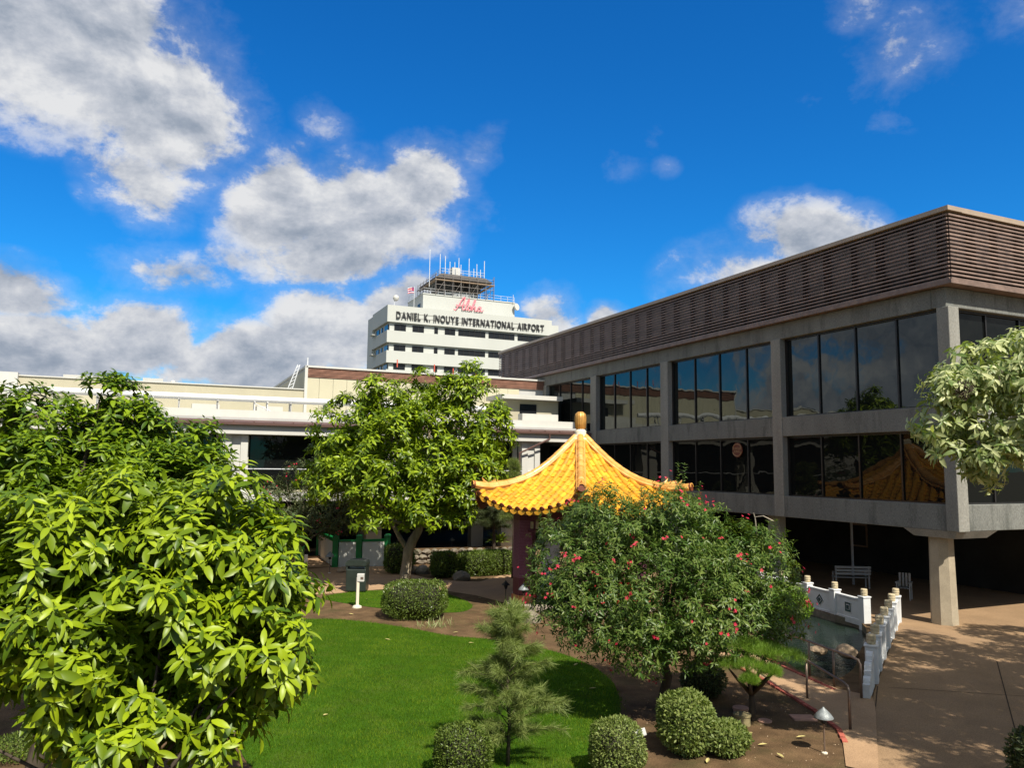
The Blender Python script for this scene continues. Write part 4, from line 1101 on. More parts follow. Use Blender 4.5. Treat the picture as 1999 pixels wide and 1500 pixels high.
# ridges
me_rid = half_tile(.125, .36, M_ridge, 'ridge_tile')
for v in range(6):
    a = A_0+v*math.pi/3; dv = Vector((math.cos(a), math.sin(a), 0))
    def RP(t): return pc+dv*RR*t+Vector((0, 0, zr(min(t, 1.03))+.07+(.12*max(0, t-.9)/.1 if t > .9 else 0)))
    side = Vector((-dv.y, dv.x, 0))
    t = .045
    vsb = MB().m(M_ridge)
    for s_ in (-1, 1):
        vsb.tube([RP(.05+.97*i/14)+side*s_*.13+Vector((0, 0, -.03)) for i in range(15)], .045, 6)
    pr_ = [RP(.05+.97*i/14) for i in range(15)]
    vsb.add([p+side*-.11 for p in pr_]+[p+side*.11 for p in pr_]+[p+side*-.12+Vector((0, 0, -.12)) for p in pr_]+[p+side*.12+Vector((0, 0, -.12)) for p in pr_],
            [(i, i+1, 15+i+1, 15+i) for i in range(14)]+[(i, 30+i, 31+i, i+1) for i in range(14)]+[(15+i, 16+i, 46+i, 45+i) for i in range(14)])
    vsb.build('ridge_bed', pg)
    while t < 1.0:
        t2 = t+.36/RR/ max(.6, 1)*1.0
        p0 = RP(t); p1 = RP(min(t2, 1.03)); L = (p1-p0).length; t2 = t+(t2-t)*.36/L; p1 = RP(min(t2, 1.035)); L = (p1-p0).length
        inst('ridge_tile', me_rid, pg, M=frame_at(p0, p1, Vector((0, 0, 1))) @ Matrix.Diagonal((1, L/.36, 1, 1))); t = t2
    e = RP(1.02); o = mb(M_disc).tube([e, e+dv*.05+Vector((0, 0, .01))], .135, 12); o.build('ridge_end', pg)
    # small upturned horn
    mb(M_ridge).tube([RP(.90)+Vector((0, 0, .08)), RP(.93)+Vector((0, 0, .16)), RP(.95)+Vector((0, 0, .26))], [.06, .045, .012], 6).build('ridge_horn', pg)
b = mb(M_finb); b.lathe((pc.x, pc.y, 5.72), [(.36, 0), (.34, .1), (.24, .16), (.26, .22), (.20, .3), (.22, .36), (.15, .44)], 16); b.build('finial_base', pg, smooth=True)
fin = MB().m(M_finial); prof = [(.12, 0), (.19, .06), (.21, .25), (.215, .45), (.19, .58), (.12, .64), (.10, .66)]
vs = []; n_ = 48
for (r_, z) in prof:
    for k in range(n_): q = r_*(1-.10*(k % 3 == 0)); vs.append((pc.x+q*math.cos(2*math.pi*k/n_), pc.y+q*math.sin(2*math.pi*k/n_), 6.14+z))
fin.add(vs, [(i*n_+k, i*n_+(k+1) % n_, (i+1)*n_+(k+1) % n_, (i+1)*n_+k) for i in range(len(prof)-1) for k in range(n_)]+[tuple((len(prof)-1)*n_+k for k in range(n_))])
fin.build('finial', pg, smooth=True)
# columns, beam ring, floor
CR = 2.31
cps = []
for v in range(6):
    a = A_0+v*math.pi/3; cps.append(pc+Vector((math.cos(a), math.sin(a), 0))*CR)
for v, c_ in enumerate(cps):
    b = mb(M_maroon); dv = (c_-pc).normalized(); b.obox(c_, dv, (-dv.y, dv.x), .24, .24, .42, 3.45); co = b.build('column', pg)
    b = mb(M_purp)  # mosaic courses standing proud
    zq = 1.0
    while zq < 2.9:
        b.obox(c_, dv, (-dv.y, dv.x), .247, .247, zq, zq+.036); zq += .05
    o_ = b.build('mosaic_course', co); o_['kind'] = 'stuff'
    mb(M_orangeb).obox(c_, dv, (-dv.y, dv.x), .28, .28, .02, .42).build('column_base', co)
b = mb(M_maroon)
for v in range(6):
    p = cps[v]; q = cps[(v+1) % 6]; d_ = (q-p).normalized(); mid = (p+q)/2; L = (q-p).length/2-.24
    b.obox(mid, d_, (-d_.y, d_.x), L, .08, 2.95, 3.35)
    b.obox(mid, d_, (-d_.y, d_.x), L, .06, 2.55, 2.62)
b.build('beam', pg)
b = mb(M_cap)
for v in range(6):
    p = cps[v]; q = cps[(v+1) % 6]; d_ = (q-p).normalized()
    for i in range(10):
        c_ = p.lerp(q, (i+.8)/10.8); b.obox(c_, d_, (-d_.y, d_.x), .055, .02, 2.66, 2.90)
b.build('fretwork', pg)
b = mb(M_redp)
for v in (0, 1, 5, 4):
    p = cps[v]; q = cps[(v+1) % 6]; d_ = (q-p).normalized(); mid = (p+q)/2; L = (q-p).length/2-.26
    if v == 5: continue
    b.obox(mid, d_, (-d_.y, d_.x), L, .05, .85, .93); b.obox(mid, d_, (-d_.y, d_.x), L, .05, .25, .32)
    for i in range(7): c_ = p.lerp(q, .14+.12*i); b.obox(c_, d_, (-d_.y, d_.x), .03, .03, .32, .85)
rb = b.build('railing', pg)
b = mb(mat('pale stone floor', (.36, .30, .24), .8)); b.lathe((pc.x, pc.y, 0), [(2.9, .0), (2.9, .14), (2.6, .145)], 6, A_0); b.build('floor', pg)
b = mb(mat('pale tablet stone', (.55, .56, .60), .6)); b.obox(pc+Vector((-.95, .5, 0)), (toc.y, -toc.x), toc, .34, .08, .15, 2.3); tl = b.build('stone_tablet', pg)

# ------------------------------------------------------------------ balustrades beside the pond
def balustrade(label, posts, tile_kind, cap=True, group=None):
    t = thing('balustrade', label, 'balustrade', (posts[0][0], posts[0][1], 0), group=group)
    for i, (x, y, top) in enumerate(posts):
        c_ = Vector((x, y, 0)); nx = Vector((*posts[min(i+1, len(posts)-1)][:2], 0)); pv = Vector((*posts[max(i-1, 0)][:2], 0)); d_ = (nx-pv).normalized()
        pq = Vector((-d_.y, d_.x, 0))
        b = mb(M_balw); b.obox(c_, d_, pq, .13, .13, -.25, top); b.obox(c_, d_, pq, .15, .15, top+.001, top+.05); po = b.build('post', t, bevel=.012)
        if cap:
            cc = mb(M_cap); cc.lathe((x, y, top+.05), [(.085, 0), (.10, .03), (.098, .09), (.108, .11), (.100, .15), (.105, .19), (.09, .22)], 14); cc.build('cap', po)
    for i in range(len(posts)-1):
        a = Vector((*posts[i][:2], 0)); c_ = Vector((*posts[i+1][:2], 0)); d_ = (c_-a).normalized(); pq = Vector((-d_.y, d_.x, 0)); mid = (a+c_)/2; L = (c_-a).length/2-.13
        b = mb(M_balw); b.obox(mid, d_, pq, L, .05, -.02, .66); b.obox(mid, d_, pq, L, .08, .661, .72); b.obox(mid, d_, pq, L, .09, -.12, .06); pn = b.build('panel', t, bevel=.008)
        for s_ in (-1, 1):
            q = MB().m(M_balw); c0_ = mid+pq*.052*s_; sz = .15
            R4 = [(-1, -1), (1, -1), (1, 1), (-1, 1)] if (i+tile_kind) % 2 == 0 else [(-1.3, 0), (0, -1.3), (1.3, 0), (0, 1.3)]
            def sq(k, off): return [c0_+pq*off*s_+d_*u*sz*k+Vector((0, 0, .36+v_*sz*k)) for u, v_ in R4]
            q.add(sq(1.12, .0)+sq(1.12, .012), [(4, 5, 6, 7), (0, 1, 5, 4), (1, 2, 6, 5), (2, 3, 7, 6), (3, 0, 4, 7)])
            q.m(M_tileb).add(sq(.98, .014)+sq(.62, .020), [(0, 1, 2, 3)]); q.m(M_balw).add(sq(.55, .016)+sq(.45, .022), [(0, 1, 5, 4), (1, 2, 6, 5), (2, 3, 7, 6), (3, 0, 4, 7)])
            q.build('tile', pn)
    return t
balustrade('white balustrade with dark square and diamond tiles along the far side of the pond', [(21.35, 23.6, .78), (21.1, 22.3, .78), (21.0, 20.95, .78), (20.75, 19.5, .78), (20.45, 18.05, .78)], 1)
bl2 = balustrade('white balustrade with carved stone caps running from the pond towards the walkway', [(21.5, 17.75, .78), (20.35, 16.95, .8), (19.3, 16.2, .8), (18.2, 15.42, .8), (17.05, 14.6, .8), (15.95, 13.8, .8), (14.95, 13.05, .8)], 0)
b = mb(M_balw)
for (x, y, h, k) in ((14.55, 12.76, .62, .16), (14.2, 12.5, .5, .14), (13.9, 12.28, .30, .12)):
    d_ = Vector((-.8, -.58, 0)).normalized(); pq = Vector((-d_.y, d_.x, 0))
    b.obox((x, y), d_, pq, .19, .07, -.05, h)
    b.tube([Vector((x, y, h))+pq*.07-d_*.05, Vector((x, y, h))-pq*.07-d_*.05], k, 16)
b.build('end_scroll', bl2, bevel=.006)

# ------------------------------------------------------------------ handrails
def handrail(label, pts, posts):
    t = thing('handrail', label, 'handrail', (pts[-1][0], pts[-1][1], 0))
    mb(M_rail).tube(pts, .026, 10).build('rail', t, smooth=True)
    for (x, y, z) in posts: mb(M_rail).tube([(x, y, 0.02), (x, y, z)], .024, 8).build('post', t, smooth=True)
a0 = G(1660, 1427); a1 = G(1576, 1366); dd = (a1-a0)
hr = .80
handrail('bronze tube handrail on the garden side of the walkway, nearer the domed lamp', [(*(a0+dd*2.1).xy, hr), (*(a0+dd*1).xy, hr), (*(a0+dd*.12).xy, hr), (*(a0+dd*.03).xy, hr-.02), (*a0.xy, hr-.1), (*a0.xy, .02)], [(*a1.xy, hr)])
c0_ = G(1682, 1366); c1_ = G(1581, 1322); dd = (c1_-c0_)
handrail('bronze tube handrail on the pond side of the walkway, beside the white balustrade', [(*(c0_+dd*1.9).xy, hr), (*(c0_+dd).xy, hr), (*(c0_+dd*.12).xy, hr), (*(c0_+dd*.03).xy, hr-.02), (*c0_.xy, hr-.1), (*c0_.xy, .02)], [(*c1_.xy, hr), (*(c0_+dd*.5).xy, hr)])

# ------------------------------------------------------------------ path lights
def lamp(mt, kind='cone', h=.68, w=.16):
    t = thing('path_light', 'x', 'garden lamp')
    mb(M_rail if kind == 'cone' else M_lampk).tube([(0, 0, 0), (0, 0, h-.08)], .014, 8).build('pole', t)
    mb(M_post).lathe((0, 0, 0), [(.05, 0), (.05, .015), (.02, .03)], 10).build('foot', t)
    if kind == 'cone':
        mb(mt).lathe((0, 0, h-.10), [(w, 0), (w*1.02, .012), (w*.72, .075), (w*.38, .13), (w*.12, .165), (.012, .18)], 20).build('shade', t, smooth=True)
        mb(M_lampk).lathe((0, 0, h-.19), [(.04, 0), (.05, .02), (.05, .095)], 10).build('lamp_head', t)
    else:
        b = mb(mt); b.lathe((0, 0, h-.04), [(w, 0), (w*.55, .07), (w*.15, .13), (.02, .17)], 4, R(45)); b.lathe((0, 0, h-.18), [(.03, 0), (.07, .10), (.07, .14)], 4, R(45)); b.build('shade', t)
    return t
L1 = lamp(M_lampm)
L2 = lamp(M_lampk, 'lantern', .66, .17)
places = [(L1, (1610, 1472), 'grey metal cone path light on bare soil beside the walkway handrail', True),
          (L1, (1022, 1196), 'grey cone path light at the foot of the pavilion column', False),
          (L1, (1286, 0), None, None)]
L1.location = (*G(1610, 1472).xy, .0); L1['label'] = places[0][2]
L2.location = (*G(987, 1178).xy, 0); L2['label'] = 'black lantern shaped path light left of the pavilion column'
for (px, py, lab, sc_) in [(1022, 1192, places[1][2], 1.15), (882, 1076, 'pale cone path light standing behind the low stone wall, between tree trunk and pillar', 1.0),
                      (778, 1078, 'pale cone path light showing over the hedge beside the green posts', 1.0), (643, 1120, 'small cone path light in front of the left green post', 1.25), (1352, 0, None, 0)]:
    if lab is None: continue
    c_ = copy_tree(L1); c_.location = (*G(px, py).xy, 0); c_['label'] = lab; c_.scale = (sc_,)*3

# ------------------------------------------------------------------ small garden things
sp_ = G(697, 1187)
t = thing('utility_post', 'cream post with a small white box on top at the small lawn', 'post', sp_)
b = mb(M_post); b.obox(sp_, (1, 0), (0, 1), .045, .045, 0, 1.0); b.build('post', t)
mb(M_post).lathe(sp_, [(.16, 0), (.15, .05), (.06, .09)], 12).build('foot', t)
b = mb(M_white); b.obox(sp_+Vector((.09, -.03, 0)), (.92, -.38), (.38, .92), .12, .07, .86, 1.12); b.build('box', t, bevel=.015)
mb(M_rail).obox(sp_+Vector((.11, -.11, 0)), (.92, -.38), (.38, .92), .05, .005, .93, 1.02).build('plate', t)
p_ = G(596, 1128); t = mb(M_post).obox(p_, (1, 0), (0, 1), .06, .06, 0, .95).build('wooden_stake'); tag(t, 'short cream post among the leaves left of the green and white wall', 'post')
q_ = G(1246, 1516); t = thing('plant_label', 'cream post with a tilted pale label plate beside the round clipped bush', 'sign', q_)
mb(M_post).lathe(q_, [(.03, 0), (.03, .62)], 10).build('post', t)
rv = Vector((rgt.x, rgt.y, 0)).normalized(); fv = Vector((-rv.y, rv.x, 0))
c_ = q_+Vector((0, 0, .63)); mb(mat('label plate', (.55, .55, .50), .4)).add([c_-rv*.12-fv*.09+Vector((0, 0, -.04)), c_+rv*.12-fv*.09+Vector((0, 0, .03)), c_+rv*.12+fv*.09+Vector((0, 0, .07)), c_-rv*.12+fv*.09+Vector((0, 0, 0))]+[c_-rv*.12-fv*.09+Vector((0, 0, -.055)), c_+rv*.12-fv*.09+Vector((0, 0, .015)), c_+rv*.12+fv*.09+Vector((0, 0, .055)), c_-rv*.12+fv*.09+Vector((0, 0, -.015))],
    [(0, 1, 2, 3), (7, 6, 5, 4), (0, 4, 5, 1), (1, 5, 6, 2), (2, 6, 7, 3), (3, 7, 4, 0)]).build('plate', t)
# litter bin
bp_ = G(697, 1155); t = thing('litter_bin', 'dark green metal litter bin with a hooded top on the brown path', 'bin', bp_)
b = mb(M_can); b.obox(bp_, rv, fv, .38, .33, .04, .86); b.build('body', t, bevel=.03)
b = mb(M_can)
prof = []
for i in range(11):
    a = math.pi*i/10; prof.append((math.copysign(abs(math.cos(a))**.35, math.cos(a))*.40, .99+.20*abs(math.sin(a))**.6))
vs = [];
for s_ in (-.35, .35):
    for (x, z) in prof: vs.append(bp_+rv*x+fv*s_+Vector((0, 0, z)))
n_ = len(prof); fs = [(i, i+1, n_+i+1, n_+i) for i in range(n_-1)]+[tuple(range(n_)), tuple(range(2*n_-1, n_-1, -1))]
b.add(vs, fs); b.build('hood', t)
for s_ in (-.35, .35): mb(M_can).obox(bp_+rv*s_, rv, fv, .035, .32, .86, 1.0).build('side', t)
mb(M_canw).obox(bp_+fv*.0, rv, fv, .30, .05, .87, .985).build('liner', t)
# green and white wall
g0, g1, g2 = G(654, 1108), G(700, 1107), G(755, 1105)
t = thing('garden_wall', 'white garden wall with three green posts and a green top rail by the path', 'wall', g1)
for p in (g0, g1, g2):
    b = mb(M_green); b.obox(p, rv, fv, .13, .13, 0, 1.42); po = b.build('post', t, bevel=.01)
    mb(M_green).obox(p, rv, fv, .15, .15, 1.425, 1.5, .6).build('cap', po)
for a, c_ in ((g0, g1), (g1, g2)):
    d_ = (c_-a).normalized(); pq = Vector((-d_.y, d_.x, 0)); mid = (a+c_)/2; L = (c_-a).length/2-.14
    mb(M_gwhite).obox(mid, d_, pq, L, .07, .0, 1.16).build('panel', t); mb(M_green).obox(mid, d_, pq, L, .09, 1.165, 1.27).build('rail', t)
e_ = g0+Vector((.1, 4.6, 0)); d_ = (e_-g0).normalized(); pq = Vector((-d_.y, d_.x, 0)); mid = (e_+g0)/2
mb(M_gwhite).obox(mid, d_, pq, (e_-g0).length/2-.14, .07, 0, 1.16).build('panel', t); mb(M_green).obox(mid, d_, pq, (e_-g0).length/2-.14, .1, 1.165, 1.32).build('rail', t); mb(M_green).obox(e_, rv, fv, .14, .14, 0, 1.5).build('post', t)
g3 = G(585, 1104); t = thing('green_post', 'green wooden post half hidden by leaves at the far end of the path', 'post', g3)
mb(M_green).obox(g3, rv, fv, .16, .16, 0, 1.3).build('shaft', t); mb(M_green).obox(g3, rv, fv, .18, .18, 1.3, 1.4, .6).build('cap', t)
# low stone wall of separate stones
w0, w1 = G(790, 1103), G(1010, 1096); t = thing('stone_wall', 'low rough stone retaining wall behind the clipped hedge', 'wall', w0)
d_ = (w1-w0).normalized(); pq = Vector((-d_.y, d_.x, 0)); L = (w1-w0).length
def rock_mesh(seed, mt, name='stone'):
    r_ = random.Random(seed); bm = bmesh.new(); bmesh.ops.create_icosphere(bm, subdivisions=2, radius=1)
    ds = [(Vector((r_.uniform(-1, 1), r_.uniform(-1, 1), r_.uniform(-1, 1))).normalized(), r_.uniform(.6, .9)) for _ in range(7)]
    for v in bm.verts:
        for (dn, k) in ds:
            e = v.co.dot(dn)-k
            if e > 0: v.co -= dn*e
        v.co *= 1+r_.uniform(-.04, .04)
    me = bpy.data.meshes.new(name); bm.to_mesh(me); bm.free(); me.materials.append(mt); return me
st_m = [rock_mesh(k, M_stone) for k in range(5)]
for row in range(3):
    x = .1+.15*row
    while x < L:
        w_ = random.uniform(.18, .30); p = w0+d_*(x+w_)
        inst('stone', random.choice(st_m), t, M=Matrix.Translation(p+Vector((0, random.uniform(-.04, .04), .12+.235*row))) @ Matrix.Rotation(math.atan2(d_.y, d_.x), 4, 'Z') @ Matrix.Diagonal((w_*1.12, .26, .15, 1)))
        x += 2*w_
mb(M_soil).obox((w0+w1)/2+pq*.3, d_, pq, L/2, .3, -.02, .70).build('backfill', t)
rk_m = [rock_mesh(20+k, M_rock, 'boulder') for k in range(4)]; rk_g = [rock_mesh(30+k, M_stone, 'boulder') for k in range(3)]
rocks = [((1598, 1276), .26, 0, 'tan boulder on the pond bank, the one nearer the green shrub'), ((1655, 1280), .33, 0, 'larger tan boulder on the pond bank near the white balustrade'),
         ((806, 1118), .36, 0, 'tan boulder between the tree trunk and the hedge'), ((826, 1120), .42, 1, 'grey boulder at the left end of the clipped hedge'), ((900, 1134), .45, 2, 'mossy green boulder at the foot of the clipped hedge'),
         ((668, 1118), .3, 0, 'pale rock on the soil beside the litter bin'), ((990, 1208), .34, 0, 'orange tan rock at the base of the pavilion column'), ((1035, 1215), .4, 1, 'brown rock in front of the pavilion floor'),
         ((1445, 1250), .3, 1, 'dark rock under the flowering bush by the topiary')]
for i, ((px, py), s_, k, lab) in enumerate(rocks):
    o = inst('boulder', rk_m[i % 4] if k == 0 else rk_g[k], None, M=Matrix.Translation(G(px, py)+Vector((0, 0, s_*.3))) @ Matrix.Rotation(i*1.3, 4, 'Z') @ Matrix.Diagonal((s_, s_*.8, s_*.6, 1))); tag(o, lab, 'rock')
# valve covers
v1, v2, v3, v4 = G(1446, 1392), G(1449, 1416), G(1493, 1410), G(1568, 1404)
for (p, prof, mt, lab) in ((v1, [(.14, 0), (.14, .06), (.155, .065), (.155, .10)], M_terra, 'pinkish round valve cover raised on the soil, the farther of two'),
                           (v2, [(.15, 0), (.15, .16), (.165, .165), (.165, .20)], M_rustlid, 'greenish drum shaped valve box standing on the soil'),
                           (v3, [(.13, 0), (.135, .02), (.12, .03)], M_terra, 'flat pink round disc lying on the soil')):
    o = mb(mt).lathe((0, 0, 0), prof, 18).build('valve_cover'); o.location = (*p.xy, 0); tag(o, lab, 'cover')
o = mb(M_terra).obox((0, 0), (.9, -.4), (.4, .9), .22, .16, 0, .03).build('paving_slab'); o.location = (*v4.xy, 0); tag(o, 'pink rectangular slab lying beside the brick edging', 'slab')
# fallen leaves
lm = []
for k in range(2):
    tv, tf = leaf_template(3, .2, -.15, .25); me = bpy.data.meshes.new('fallen_leaf'); me.from_pydata([tuple(v) for v in tv], [], [tuple(f) for f in tf]); me.materials.append(M_litter); lm.append(me)
for (px, py, where) in [(762, 1250, 'on the lawn below the box shaped bush'), (690, 1200, 'on the soil at the foot of the cream utility post'), (745, 1192, 'on the small lawn between the utility post and the box bush'),
        (884, 1236, 'on the soil right of the box shaped bush'), (925, 1256, 'at the lawn edge left of the feathery shrub top'), (932, 1168, 'standing on the small lawn near the pavilion path'), (870, 1163, 'on the small lawn right behind the box shaped bush'),
        (717, 1170, 'on the small lawn beside the cream utility post'), (640, 1395, 'on the open lawn beside the nearest tree'), (1480, 1455, 'on the soil below the pink disc'), (1462, 1430, 'on the soil just below the valve box'),
        (1420, 1425, 'on the soil between the loose bush and the valve box'), (1530, 1480, 'on the soil near the bottom edge below the domed lamp'), (1380, 1490, 'at the bottom edge right of the loose rounded bush'),
        (1555, 1440, 'on the soil left of the domed lamp'), (1120, 1300, 'in the shade on the lawn right of the feathery shrub'), (1150, 1345, 'on the shaded lawn under the flowering shrub')]:
    o = inst('fallen_leaf', random.choice(lm), None, M=Matrix.Translation(G(px, py, .03)) @ Matrix.Rotation(random.random()*6, 4, 'Z') @ Matrix.Scale(.16, 4)); tag(o, 'dry fallen leaf '+where, 'leaf', 'dry leaves fallen on the lawn and soil')
pts_ = rng.uniform((8.5, 9.0), (13, 14), (260, 2)); cb_ = MB().m(M_rock)
for (x, y) in pts_:
    s_ = random.uniform(.006, .016); cb_.add([(x-s_, y, .0), (x, y-s_, .0), (x+s_, y, .0), (x, y+s_, .0), (x, y, s_)], [(0, 1, 4), (1, 2, 4), (2, 3, 4), (3, 0, 4)])
tag(cb_.build('gravel'), 'scattered small pale stones on the brown garden soil', 'gravel', kind='stuff')
# ------------------------------------------------------------------ trees and shrubs
def LB(px, py, depth, rx, rz, rd=None):
    k = depth/FPX; c = Vector((0, 0, CAM_H))+ray(px, py)*depth
    rx *= k; rz *= k; rd = (rd*k if rd else rx)
    return ((c.x, c.y, c.z), (rx, rd, rz))
def base_of(lobes, x=None, y=None):
    return Vector((lobes[0][0][0] if x is None else x, lobes[0][0][1] if y is None else y, 0))
# front left tree, large leaves
LA = [LB(330, 1010, 8.0, 120, 110), LB(150, 1080, 7.6, 150, 110), LB(420, 1090, 7.6, 120, 130), LB(535, 1170, 7.6, 85, 110), LB(505, 1290, 7.3, 105, 95), LB(440, 1360, 7.3, 100, 80),
      LB(230, 1220, 7.2, 190, 150), LB(20, 1160, 7.2, 130, 160), LB(330, 1370, 7.2, 130, 75), LB(220, 1425, 7.2, 90, 60), LB(20, 1290, 7.4, 110, 90), LB(-140, 1180, 7.6, 130, 170), ((.55, 10.4, 3.3), (1.0, 1.3, 1.1)), LB(380, 1430, 6.9, 70, 50), LB(230, 1450, 6.7, 120, 55), LB(120, 1370, 6.9, 90, 50), LB(400, 1300, 7.2, 110, 100)]
tA = thing('broadleaf_tree', 'nearest tree at the left with very large glossy yellow green leaves', 'tree', (-.1, 7.7, 0))
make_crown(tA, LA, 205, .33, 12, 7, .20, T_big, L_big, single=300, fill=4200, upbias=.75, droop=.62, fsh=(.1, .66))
branches(tA, (-.1, 7.7, 0), (.05, 7.7, 2.0), LA, .04, 14, M_barkd)
LBt = [LB(212, 850, 13.0, 75, 85), LB(212, 790, 13.0, 33, 38), LB(60, 875, 12.6, 120, 90), LB(345, 915, 13.0, 80, 75), LB(140, 960, 12.2, 190, 95), LB(-90, 900, 12.6, 120, 110), LB(320, 1000, 12.2, 110, 90), LB(30, 805, 12.8, 34, 40), LB(280, 860, 13, 60, 50), LB(395, 960, 12.6, 55, 60), LB(20, 1060, 12.2, 160, 100)]
tB = thing('broadleaf_tree', 'bright green tree at the left edge with a pointed top tuft before the gallery', 'tree', (-1.5, 13.6, 0))
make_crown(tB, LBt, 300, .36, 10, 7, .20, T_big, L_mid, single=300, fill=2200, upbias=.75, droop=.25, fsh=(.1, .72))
branches(tB, (-1.5, 13.6, 0), (-1.3, 13.7, 2.6), LBt, .13, 16, M_barkd)
LC = [LB(738, 795, 31, 50, 50), LB(735, 765, 31, 26, 30), LB(912, 765, 31, 48, 45), LB(845, 785, 31.5, 70, 55), LB(690, 860, 31, 80, 75), LB(635, 925, 31, 50, 55), LB(925, 850, 31, 75, 80), LB(955, 890, 30.5, 50, 50),
      LB(800, 900, 30, 110, 95), LB(715, 950, 30, 85, 55), LB(895, 940, 30, 85, 60), LB(840, 990, 30, 75, 35), LB(730, 1005, 29, 35, 22), LB(880, 1010, 29.5, 40, 25), LB(800, 820, 32, 100, 70)]
LC = [(c_, (r_[0]*.98, r_[1]*.62, r_[2])) for c_, r_ in LC]
bC = G(790, 1146)
tC = thing('broadleaf_tree', 'rounded green tree with forked pale trunk in the middle before the tower block', 'tree', bC)
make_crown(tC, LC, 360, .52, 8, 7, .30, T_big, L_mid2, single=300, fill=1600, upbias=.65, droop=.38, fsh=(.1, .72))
b = mb(M_bark)
def PD(px, py, d): return Vector((0, 0, CAM_H))+ray(px, py)*d
dC = 30.9
b.tube([bC+Vector((0, 0, -.05)), PD(791, 1120, dC), PD(795, 1095, dC), PD(797, 1075, dC), PD(806, 1055, dC), PD(818, 1035, dC), PD(826, 1005, dC), PD(832, 960, dC)], [.27, .22, .2, .21, .19, .16, .13, .1], 10)
for l in LC: 
    tgt = Vector(l[0])+Vector((0, 0, l[1][2]*.2)); s_ = PD(822, 1020, dC); mid = s_.lerp(tgt, .5)+Vector((0, 0, -.2)); b.tube([s_, mid, tgt], [.11, .07, .03], 6)
b.tube([PD(797, 1075, dC), PD(780, 1050, dC), PD(760, 1010, dC), PD(740, 960, dC)], [.12, .1, .08, .05], 7)
b.build('trunk', tC, smooth=True)

# flowering shrub tree
ex = np.array([math.cos(AZ), -math.sin(AZ), 0]); ey = np.array([math.sin(AZ), math.cos(AZ), 0])
def LF(c, lat, dep, z, r): 
    p = np.array([c[0], c[1], 0])+ex*lat+ey*dep; return ((p[0], p[1], z), r)
cD = (9.1, 13.1)
LD = [LF(cD, -1.55, .1, 2.75, (.95, 1.0, 1.1)), LF(cD, -.75, .3, 3.25, (1.0, 1.1, .95)), LF(cD, .35, .2, 3.2, (1.1, 1.2, 1.05)), LF(cD, 1.35, .2, 2.9, (1.1, 1.2, 1.0)), LF(cD, 2.0, .1, 2.6, (.75, .9, .95)),
      LF(cD, .2, -.6, 2.35, (1.4, 1.2, 1.1)), LF(cD, 1.3, -.5, 2.0, (1.2, 1.1, .9)), LF(cD, -1.1, -.3, 2.15, (1.05, 1.0, .95)), LF(cD, 2.2, -.1, 1.9, (.6, .7, .65)), LF(cD, -1.75, 0, 2.2, (.7, .9, .8)), LF(cD, .2, -.8, 1.55, (1.25, .9, .6)), LF(cD, -.3, -.6, 1.65, (1.2, .9, .6)), LF(cD, -1.0, .1, 3.65, (.7, .8, .65)), LF(cD, .3, .2, 3.75, (.7, .8, .6))]
tD = thing('flowering_shrub', 'large spreading shrub tree dotted with red flowers in front of the pavilion', 'shrub', (9.3, 13.2, 0))
cpD, cnD = make_crown(tD, LD, 620, .26, 8, 6, .125, T_mid, L_flower, single=150, fill=6000, upbias=.35, droop=.30, fsh=(.35, .98))
# spiky shoots that stand above the outline
sh = []
for k in range(70):
    i = int(rng.integers(len(cpD))); p = cpD[i]
    if p[2] < 2.6 and rng.random() < .7: continue
    d_ = unit(cnD[i]*.6+np.array([0, 0, .9])+rng.normal(0, .25, 3)); L = rng.uniform(.25, .6)
    for j in range(9): sh.append((p+d_*(.15+L*j/8), d_))
sp__ = np.array([s[0] for s in sh]); sd_ = np.array([s[1] for s in sh])
P_, Y_, Z_, S_ = whorls(sp__, sd_, 4, .10, (40, 90), .2, .2)
o = inst('shoots', leaves_mesh('shoots', P_, Y_, Z_, S_, T_mid, L_flower), tD); o['kind'] = 'stuff'
branches(tD, (9.3, 13.2, 0), (9.3, 13.2, 1.2), LD, .11, 26, M_barkd)
b = mb(M_twig); p = PD(1478, 1050, 15.5); b.tube([p, PD(1474, 1010, 15.5), PD(1490, 1008, 15.4), PD(1510, 1018, 15.3)], .012, 5); b.tube([PD(1474, 1012, 15.5), PD(1471, 1002, 15.5)], .009, 5); b.build('bare_twig', tD)
fl_me = MB().m(M_petal)
for k in range(5):
    a = k*2*math.pi/5; fl_me.add([(0, 0, 0), (.5*math.cos(a-.5), .5*math.sin(a-.5), .12), (.95*math.cos(a), .95*math.sin(a), .05), (.5*math.cos(a+.5), .5*math.sin(a+.5), .12)], [(0, 1, 2, 3)])
flm = fl_me.mesh('flower')
nfl = 0
for i in rng.permutation(len(cpD)):
    if nfl >= 230: break
    p = cpD[i]+cnD[i]*.27+np.array([0, 0, .05]); 
    if (np.array([p[0], p[1]])-np.array(cD))@ey[:2] > .5: continue
    for j in range(int(rng.integers(1, 5))):
        q = p+rng.normal(0, .05, 3); n_ = Vector(unit(cnD[i]+np.array([0, -.4, .4])+rng.normal(0, .4, 3)))
        inst('flower', flm, tD, M=Matrix.Translation(Vector(q)) @ n_.to_track_quat('Z', 'Y').to_matrix().to_4x4() @ Matrix.Scale(float(rng.uniform(.030, .052)), 4)); nfl += 1

